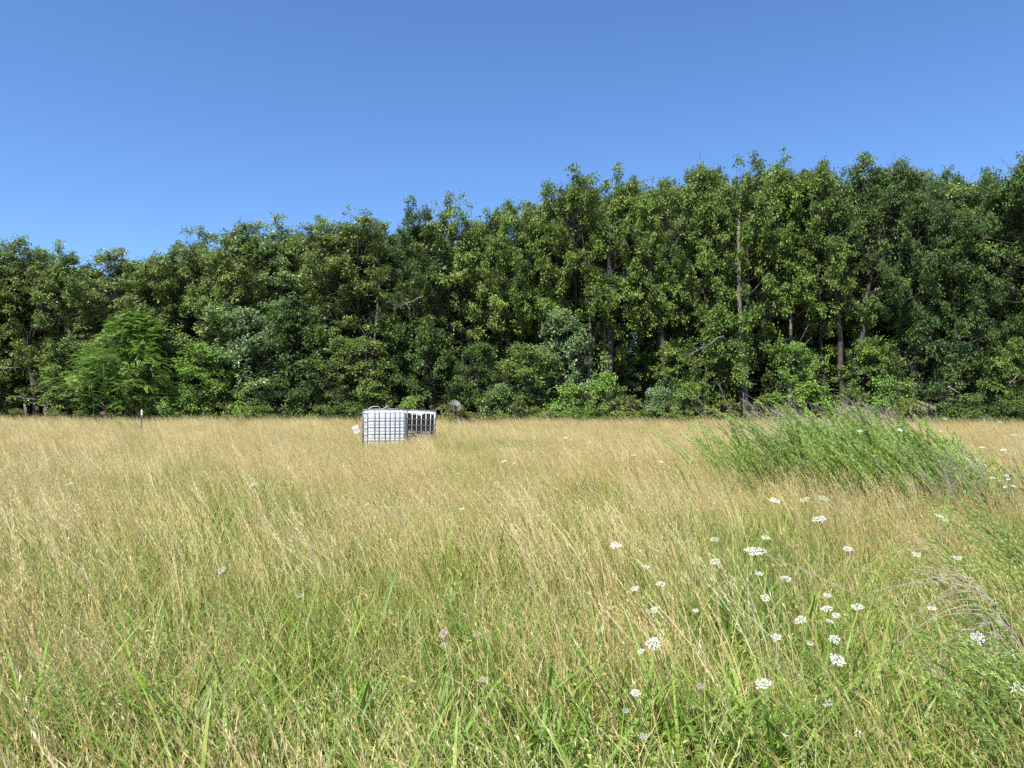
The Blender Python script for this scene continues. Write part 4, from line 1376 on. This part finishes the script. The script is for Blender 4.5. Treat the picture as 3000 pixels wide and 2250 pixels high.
def plume(label, base, tip, n, L, seed, droop=0.9):
    """dead panicle: a leaning stem whose fine branches all stream to the left and bow down"""
    base, tip = np.array(base), np.array(tip)
    rg = np.random.default_rng(seed)
    t = thing('dead_plume', label, 'dead plant', tuple(base))
    v = tip - base
    ts = np.linspace(0, 1, 8)
    P = np.outer(0.4 * ts + 0.6 * ts ** 2, [v[0], v[1], 0]) + np.outer(ts ** 0.8, [0, 0, v[2]])
    g = Geo(); g.tube(P, np.linspace(0.005, 0.002, 8), 5, 0.4); link('stem', g.mesh('plume_stem', STALKGREY, True), t)
    h = Geo(); s2 = Geo()
    for q in range(n):
        s = rg.uniform(0.4, 1.0)
        c = np.array([np.interp(s, ts, P[:, z]) for z in range(3)])
        ln = L * rg.uniform(0.35, 1.25)
        droop_ = droop * rg.uniform(0.5, 1.35)
        d = unit(np.array([-1.0, rg.normal(0, 0.38), rg.uniform(0.05, 0.75)]))
        tt = np.linspace(0, 1, 7)
        B = c + np.outer(tt * ln, d) - np.outer(droop_ * 0.55 * ln * tt ** 2, [0, 0, 1]) + np.outer(np.sin(tt * rg.uniform(3, 7)) * 0.012, rg.normal(0, 1, 3))
        h.tube(B, np.linspace(0.0017, 0.0008, 7), 3, rg.uniform(0.5, 1.0), cap=False)
        k = 16
        u = rg.uniform(0.25, 1, k)
        cc_ = np.column_stack([np.interp(u, tt, B[:, z]) for z in range(3)])
        s2.leaves(cc_, np.array([-0.8, 0, 0.1]) + rg.normal(0, 0.45, (k, 3)), rg.normal(0, 1, (k, 3)), rg.uniform(0.008, 0.02, k), 0.0018, rg.uniform(0.3, 1, k), 0, 0)
    link('fine_branches', h.mesh('plume_branches', STALKGREY, True), t)
    tag(link('bracts', s2.mesh('plume_bracts', STALKGREY), t), kind='stuff')
    return t


def plume_px(label, bx, by, tx, ty, d, n, L, seed, droop=0.9):
    b = pix(bx, by, d); tp = pix(tx, ty, d + 0.15)
    # the foot stands on the ground below the lower end
    plume(label, (b.x + 0.12, d, 0.0), (tp.x, tp.y, tp.z), n, L, seed, droop)


plume_px('larger arching grey dead plume streaming left in the near weeds', 2975, 1830, 2845, 1690, 3.5, 24, 0.46, 51)
plume_px('second arching grey dead plume low beside the tilted flower', 3000, 1930, 2915, 1790, 3.2, 20, 0.42, 52)
plume_px('smaller arching grey dead plume higher up by the dry grass', 2870, 1690, 2705, 1580, 4.6, 18, 0.36, 53)
single_stalk('dead_stalk', 'long thin grey dead stalk slanting over the flowers to the big flat flower', 'dead stalk', (pix(2760, 1850, 4.2).x, 4.2, 0), gp(2240, 1625, 0, 4.6), 0.0035, STALKGREY, 26, 0.10, 61)
single_stalk('dead_stalk', 'grey dead stalk slanting up from the bottom corner', 'dead stalk', (pix(2930, 2240, 3.0).x, 2.95, 0), gp(2700, 1930, 0, 3.3), 0.005, STALKGREY, 30, 0.10, 62)
single_stalk('dead_stalk', 'pale straight straw stalk standing tall in the left foreground', 'dead stalk', gp(425, 2240, 0.0), gp(462, 1900, 0, 3.35), 0.004, DRY, 4, 0.08, 63)


# ------------------------------------------------------------------ wild carrot flowers
def umbel(seed, form):
    """meshes of one flower of unit head radius 1 (scaled later): rays and head"""
    rg = np.random.default_rng(seed)
    rays, head = Geo(), Geo()
    n = 30
    ga = 2.39996
    for i in range(n):
        r = math.sqrt((i + 0.4) / n); a = i * ga + rg.normal(0, 0.15)
        if form == 'nest':
            x, y, z = 0.62 * r * math.cos(a), 0.62 * r * math.sin(a), 0.55 * r ** 2 + rg.normal(0, 0.05)
        elif form == 'dome':
            x, y, z = r * math.cos(a), r * math.sin(a), 0.30 * (1 - r * r) + rg.normal(0, 0.05)
        else:
            x, y, z = r * math.cos(a), r * math.sin(a), 0.10 * r * r + rg.normal(0, 0.045)
        c = np.array([x, y, z])
        rays.tube([(0, 0, -0.55), c * [0.55, 0.55, 1] + [0, 0, -0.28], c - [0, 0, 0.03]], [0.022, 0.016, 0.012], 3, 0.5, cap=False)
        k = 11
        sz = (0.105 if form != 'nest' else 0.08) * (0.75 + 0.5 * r)
        pa = rg.uniform(0, 6.28, k); pr = np.sqrt(rg.random(k)) * sz * 1.35
        pos = c + np.column_stack([pr * np.cos(pa), pr * np.sin(pa), rg.normal(0.0, 0.03, k)])
        az = rg.uniform(0, 6.28, k)
        head.leaves(pos, np.column_stack([np.cos(az), np.sin(az), rg.normal(0, 0.2, k)]), np.array([0, 0, 1.0]) + rg.normal(0, 0.2, (k, 3)), sz * 1.1, sz * 0.95, np.clip(rg.normal(0.6, 0.25, k), 0, 1), 0.05, 0.05)
    return rays, head


UMB = {}
for form in ('flat', 'dome', 'nest'):
    for s in range(3):
        UMB[form, s] = umbel(1000 + s, form)
PM = {'white': PETAL, 'green': PETALGREEN, 'pink': PETALPINK, 'grey': SEEDGREY}
UME = {}


def umbel_mesh(form, s, colour):
    key = (form, s, colour)
    if key not in UME:
        r, h = UMB[form, s]
        UME[key] = (r.mesh('flower_rays', STEMGREEN if colour != 'grey' else STALKGREY, True), h.mesh('flower_head', PM[colour]))
    return UME[key]


STALKS = []
for s in range(3):
    g = Geo(); rg = np.random.default_rng(1100 + s)
    ts = np.linspace(0, 1, 7)
    P = np.column_stack([0.05 * np.sin(ts * 2.5 + s), 0.03 * np.sin(ts * 3 + 2 * s), ts]); P -= P[-1] * [1, 1, 0]
    g.tube(P, np.linspace(0.0032, 0.0018, 7), 5, 0.5)
    k = 40
    t = rg.uniform(0.15, 0.6, k); c = np.column_stack([np.interp(t, ts, P[:, z]) for z in range(3)])
    az = np.round(t * 6) * 2.1
    lf = Geo()
    off = rg.uniform(0.01, 0.07, k)
    c2_ = c + np.column_stack([np.cos(az) * off, np.sin(az) * off, off * 0.7])
    lf.leaves(c2_, np.column_stack([np.cos(az), np.sin(az), np.full(k, 0.5)]) + rg.normal(0, 0.5, (k, 3)), rg.normal(0, 1, (k, 3)) + [0, 0, 1], rg.uniform(0.02, 0.04, k), 0.003, rg.uniform(0.2, 0.8, k))
    STALKS.append((g.mesh('flower_stalk', STEMGREEN, True), lf.mesh('flower_leaves', WEED)))

nfl = [0]


def flower(px, py, wpx, zf, label, colour='white', form='flat', tilt=None, group='wild carrot flowers in the meadow'):
    i = nfl[0]; nfl[0] += 1
    rr = random.Random(i * 13 + 5)
    q = at_height(px, py, zf)
    rad = max(0.016, wpx / FPX * q.y * 0.5)
    t = thing('wild_carrot_flower', label, 'flower', (q.x, q.y, 0), group)
    s = i % 3
    stalk = link('stalk', STALKS[s][0], t); stalk.scale = (1, 1, max(0.05, zf - 0.55 * rad * 0.9))
    lv = link('leaves', STALKS[s][1], t); lv.scale = (1, 1, zf)
    rot = tilt if tilt is not None else (rr.uniform(0.15, 0.6), rr.uniform(-0.3, 0.15))
    rm, hm = umbel_mesh(form, s, colour)
    h = link('flower_head', hm, t, (0, 0, zf)); h.scale = (rad,) * 3; h.rotation_mode = 'ZYX'; h.rotation_euler = (max(0.22, rot[0]), rot[1], rr.uniform(0, 6.28))
    r = link('rays', rm, t, (0, 0, zf)); r.scale = (rad,) * 3; r.rotation_mode = 'ZYX'; r.rotation_euler = h.rotation_euler
    return t


def Z7(x, y): return 2000 + x / 2.212, 1500 + y / 2.212
def Z6(x, y): return 1950 + x / 2.107, 1150 + y / 2.107
def Z5(x, y): return 1150 + x / 2.212, 1500 + y / 2.212


NEAR = [
    (Z7(1005, 960), 42, 0.46, 'largest round white flower in the near grass, facing the viewer', {'tilt': (0.62, 0.0)}),
    (Z7(472, 257), 58, 0.60, 'widest flat white flower, two heads joined, at the end of the grey stalk', {}),
    (Z7(888, 48), 36, 0.62, 'flat pale flower right in front of the weed stand', {}),
    (Z7(205, 178), 26, 0.60, 'pale greenish flower upper left of the widest flat flower', {'colour': 'green'}),
    (Z7(537, 168), 26, 0.60, 'white flower directly above the widest flat flower', {}),
    (Z7(215, 322), 25, 0.55, 'white flower left below the widest flat flower', {'form': 'dome'}),
    (Z7(498, 402), 23, 0.52, 'thin edge-on white flower under the widest flat flower', {'tilt': (0.0, -0.15)}),
    (Z7(672, 434), 30, 0.52, 'ragged white flower lower right of the widest flat flower', {'form': 'dome'}),
    (Z7(1072, 240), 28, 0.58, 'white flower under the weed stand, alone in green grass', {}),
    (Z7(1515, 277), 25, 0.55, 'white flower next to the upright green blade near the smaller plume', {}),
    (Z7(1780, 298), 24, 0.55, 'edge-on cream flower beside the smaller dead plume', {'tilt': (0.0, -0.12)}),
    (Z7(1672, 24), 30, 0.58, 'flat cream flower at the foot of the dry grass right of the stand', {}),
    (Z7(1715, 55), 16, 0.55, 'tiny cream flower just below the flat one in the dry grass', {}),
    (Z7(535, 558), 27, 0.48, 'white flower on a dark stalk left of the row of four', {}),
    (Z7(937, 541), 22, 0.52, 'small white flower topmost of the middle cluster', {}),
    (Z7(937, 628), 32, 0.48, 'frilly white flower in the middle of the cluster', {'form': 'dome'}),
    (Z7(1132, 617), 34, 0.48, 'broad flat white flower at the open side of the middle cluster', {}),
    (Z7(765, 700), 33, 0.46, 'tilted white flower left of the middle cluster', {'tilt': (0.25, -0.45)}),
    (Z7(953, 711), 23, 0.46, 'small white flower just under the frilly one', {'form': 'dome'}),
    (Z7(992, 670), 12, 0.46, 'tiny white bud between two flowers of the cluster', {}),
    (Z7(608, 811), 25, 0.44, 'white flower alone on a tilted stalk left of the browning one', {}),
    (Z7(983, 826), 31, 0.44, 'white flower with brownish middle above the largest round flower', {'form': 'dome'}),
    (Z7(822, 860), 27, 0.42, 'ragged half-open white flower upper left of the largest round one', {'form': 'nest'}),
    (Z7(1615, 625), 25, 0.48, 'white flower crossed by the thin arcs of the dead plume', {}),
    (Z7(2050, 718), 24, 0.46, 'pale flower head behind the arcs of the larger dead plume', {'colour': 'green'}),
    (Z7(1908, 825), 44, 0.44, 'white flower tipped on edge under the larger dead plume', {'tilt': (0.5, -0.95)}),
    (Z7(2148, 935), 42, 0.42, 'flat white flower nearest the picture edge under the plumes', {}),
    (Z7(2172, 1150), 42, 0.38, 'bright white flower cut by the picture edge low down', {'form': 'dome'}),
    (Z7(112, 1128), 20, 0.34, 'faint lilac-white flower low in the grass right of the single flat one', {'colour': 'pink'}),
    (Z7(520, 1115), 46, 0.36, 'flat ragged white flower above the fir-like weed', {}),
    (Z7(937, 1237), 30, 0.32, 'greyish withering flower below the largest round one', {'colour': 'grey'}),
    (Z7(672, 1448), 25, 0.26, 'small cream flower low near the bottom edge', {'form': 'nest', 'colour': 'green'}),
    (Z7(1142, 1440), 26, 0.26, 'small cream dome flower near the bottom, right of the other low one', {'form': 'dome'}),
    (Z7(84, 640), 10, 0.40, 'tiny cream bud left of the flower row', {}),
    (Z5(1447, 216), 32, 0.58, 'white flower standing alone in the middle of the field, highest of its kind there', {}),
    (Z5(1638, 355), 23, 0.54, 'edge-on white flower right below the lone middle one', {'tilt': (0.0, 0.05)}),
    (Z5(1570, 498), 25, 0.50, 'tilted white flower left of a ragged round one, below the edge-on flower', {'tilt': (0.2, -0.4)}),
    (Z5(1738, 468), 28, 0.50, 'ragged round white flower below the edge-on flower', {'form': 'dome'}),
    (Z5(1692, 635), 26, 0.46, 'white flower with drooping side, between the upper pair and the big tilted one', {'tilt': (0.4, -0.3)}),
    (Z5(1418, 622), 18, 0.46, 'small cream flower left of the drooping white one', {'colour': 'green'}),
    (Z5(1690, 852), 40, 0.44, 'big frilly white flower tilted to show its face, in the middle', {'tilt': (0.6, -0.25), 'form': 'dome'}),
    (Z5(1610, 905), 24, 0.42, 'thin tilted white flower tucked under the big frilly one', {'tilt': (0.1, -0.5)}),
    (Z5(1575, 1172), 30, 0.36, 'single flat white flower in the lower middle', {}),
    (Z5(1515, 1295), 18, 0.28, 'shrunken whitish seed head below the single flat flower', {'colour': 'grey', 'form': 'nest'}),
    (Z5(1622, 1455), 20, 0.24, 'grey-white seed head low at the bottom middle', {'colour': 'grey'}),
    (Z5(330, 785), 30, 0.44, 'faded pinkish flower on the left of the middle, face turned up', {'colour': 'pink', 'tilt': (0.7, -0.5)}),
    (Z5(335, 862), 24, 0.42, 'faded pinkish flower right below the upturned pinkish one', {'colour': 'pink'}),
    (Z5(583, 1088), 28, 0.36, 'lone faded pink flat flower in the lower middle left', {'colour': 'pink'}),
    (Z5(545, 795), 16, 0.42, 'small dull pink flower between the pinkish pair and the lone one', {'colour': 'pink'}),
    (Z5(1275, 530), 17, 0.46, 'round tan seed head left of the two upper middle flowers', {'colour': 'green', 'form': 'nest'}),
    (Z5(1345, 768), 16, 0.42, 'thin pink flower on a tall bare stalk left of the big frilly one', {'colour': 'pink', 'tilt': (0, -.5)}),
    ((743, 1422), 28, 0.68, 'round pale green flower head rising above the dry grass on the left', {'colour': 'green', 'form': 'dome'}),
    ((203, 1418), 20, 0.66, 'small pale green flower head farthest left in the dry grass', {'colour': 'green'}),
    ((655, 1675), 38, 0.56, 'large grey seed head, feathery and tilted, on the left', {'colour': 'grey', 'form': 'nest', 'tilt': (0.6, -0.5)}),
    ((880, 1750), 26, 0.52, 'smaller grey seed head right of the large feathery one', {'colour': 'grey', 'form': 'nest'}),
    ((1074, 1479), 17, 0.64, 'small tilted white flower left of centre in the tan grass', {'tilt': (0, -.5)}),
    ((1353, 1491), 14, 0.62, 'tiny white flower in the centre of the tan grass', {}),
    ((1476, 1352), 17, 0.68, 'left one of two tilted white flowers close together in tan grass', {'tilt': (0, -.4)}),
    ((1506, 1358), 13, 0.68, 'right one of two tilted white flowers close together in tan grass', {'tilt': (0, -.45)}),
    ((1342, 1388), 10, 0.66, 'tiny white flower lower left of the close tilted pair', {}),
    ((1657, 1283), 11, 0.66, 'tiny white flower farthest back in the middle of the field', {}),
    ((1728, 1296), 10, 0.66, 'tiny flat white flower just right of the one farthest back', {}),
    ((1857, 1334), 13, 0.66, 'cream flower nearest the left tip of the weed stand', {'form': 'dome'}),
    ((1937, 1353), 12, 0.64, 'dull cream flower just under the left tip of the weed stand', {}),
    (Z6(1198, 238), 15, 1.15, 'white flower standing in the top of the weed stand', {}),
    (Z6(1447, 231), 14, 1.12, 'thin white flower near the right shoulder of the weed stand', {}),
    (Z6(675, 668), 30, 0.62, 'flat white flower at the near foot of the weed stand', {}),
    (Z6(860, 662), 28, 0.62, 'long pale green flower head at the foot of the stand, the tilted one of two', {'colour': 'green', 'tilt': (0.1, -.4)}),
    (Z6(975, 655), 28, 0.62, 'pale green flower head right of the tilted green one at the stand', {'colour': 'green'}),
]
for (px, py), w, z, lab, kw in NEAR:
    flower(px, py, w, z, lab, **kw)
FARF = [(1803, 285, 15), (1822, 315, 12), (2150, 262, 15), (1955, 340, 15), (2085, 355, 17), (1870, 378, 11), (1872, 416, 11), (1930, 418, 12), (1975, 448, 11), (1990, 488, 14), (2020, 527, 14),
        (2105, 515, 14), (2115, 535, 12), (2060, 545, 11), (2145, 577, 13), (2095, 583, 9), (1725, 163, 12), (2062, 183, 12), (1703, 238, 10), (2035, 470, 9)]
for x, y, w in FARF:
    px, py = Z6(x, y)
    flower(px, py, w, 0.62, 'small white flower among the dry grass right of the weed stand', group='small white flowers right of the weed stand')

# one yellow blossom low on the left
q = at_height(432, 1849, 0.42)
yf = thing('yellow_flower', 'single tiny yellow blossom in the dry grass on the left', 'flower', tuple((q.x, q.y, 0)))
g = Geo(); az = np.linspace(0, 6.28, 6)[:-1]
g.leaves(np.zeros((5, 3)), np.column_stack([np.cos(az), np.sin(az), np.full(5, 0.3)]), np.tile([0, 0, 1.0], (5, 1)), 0.010, 0.009, 0.5)
link('petals', g.mesh('yellow_petals', YELLOWPETAL), yf, (0, 0, 0.42))
g = Geo(); g.tube([(0.02, 0, 0), (0.01, 0, 0.2), (0, 0, 0.42)], 0.0014, 4, 0.5)
link('stalk', g.mesh('yellow_stalk', STEMGREEN), yf)
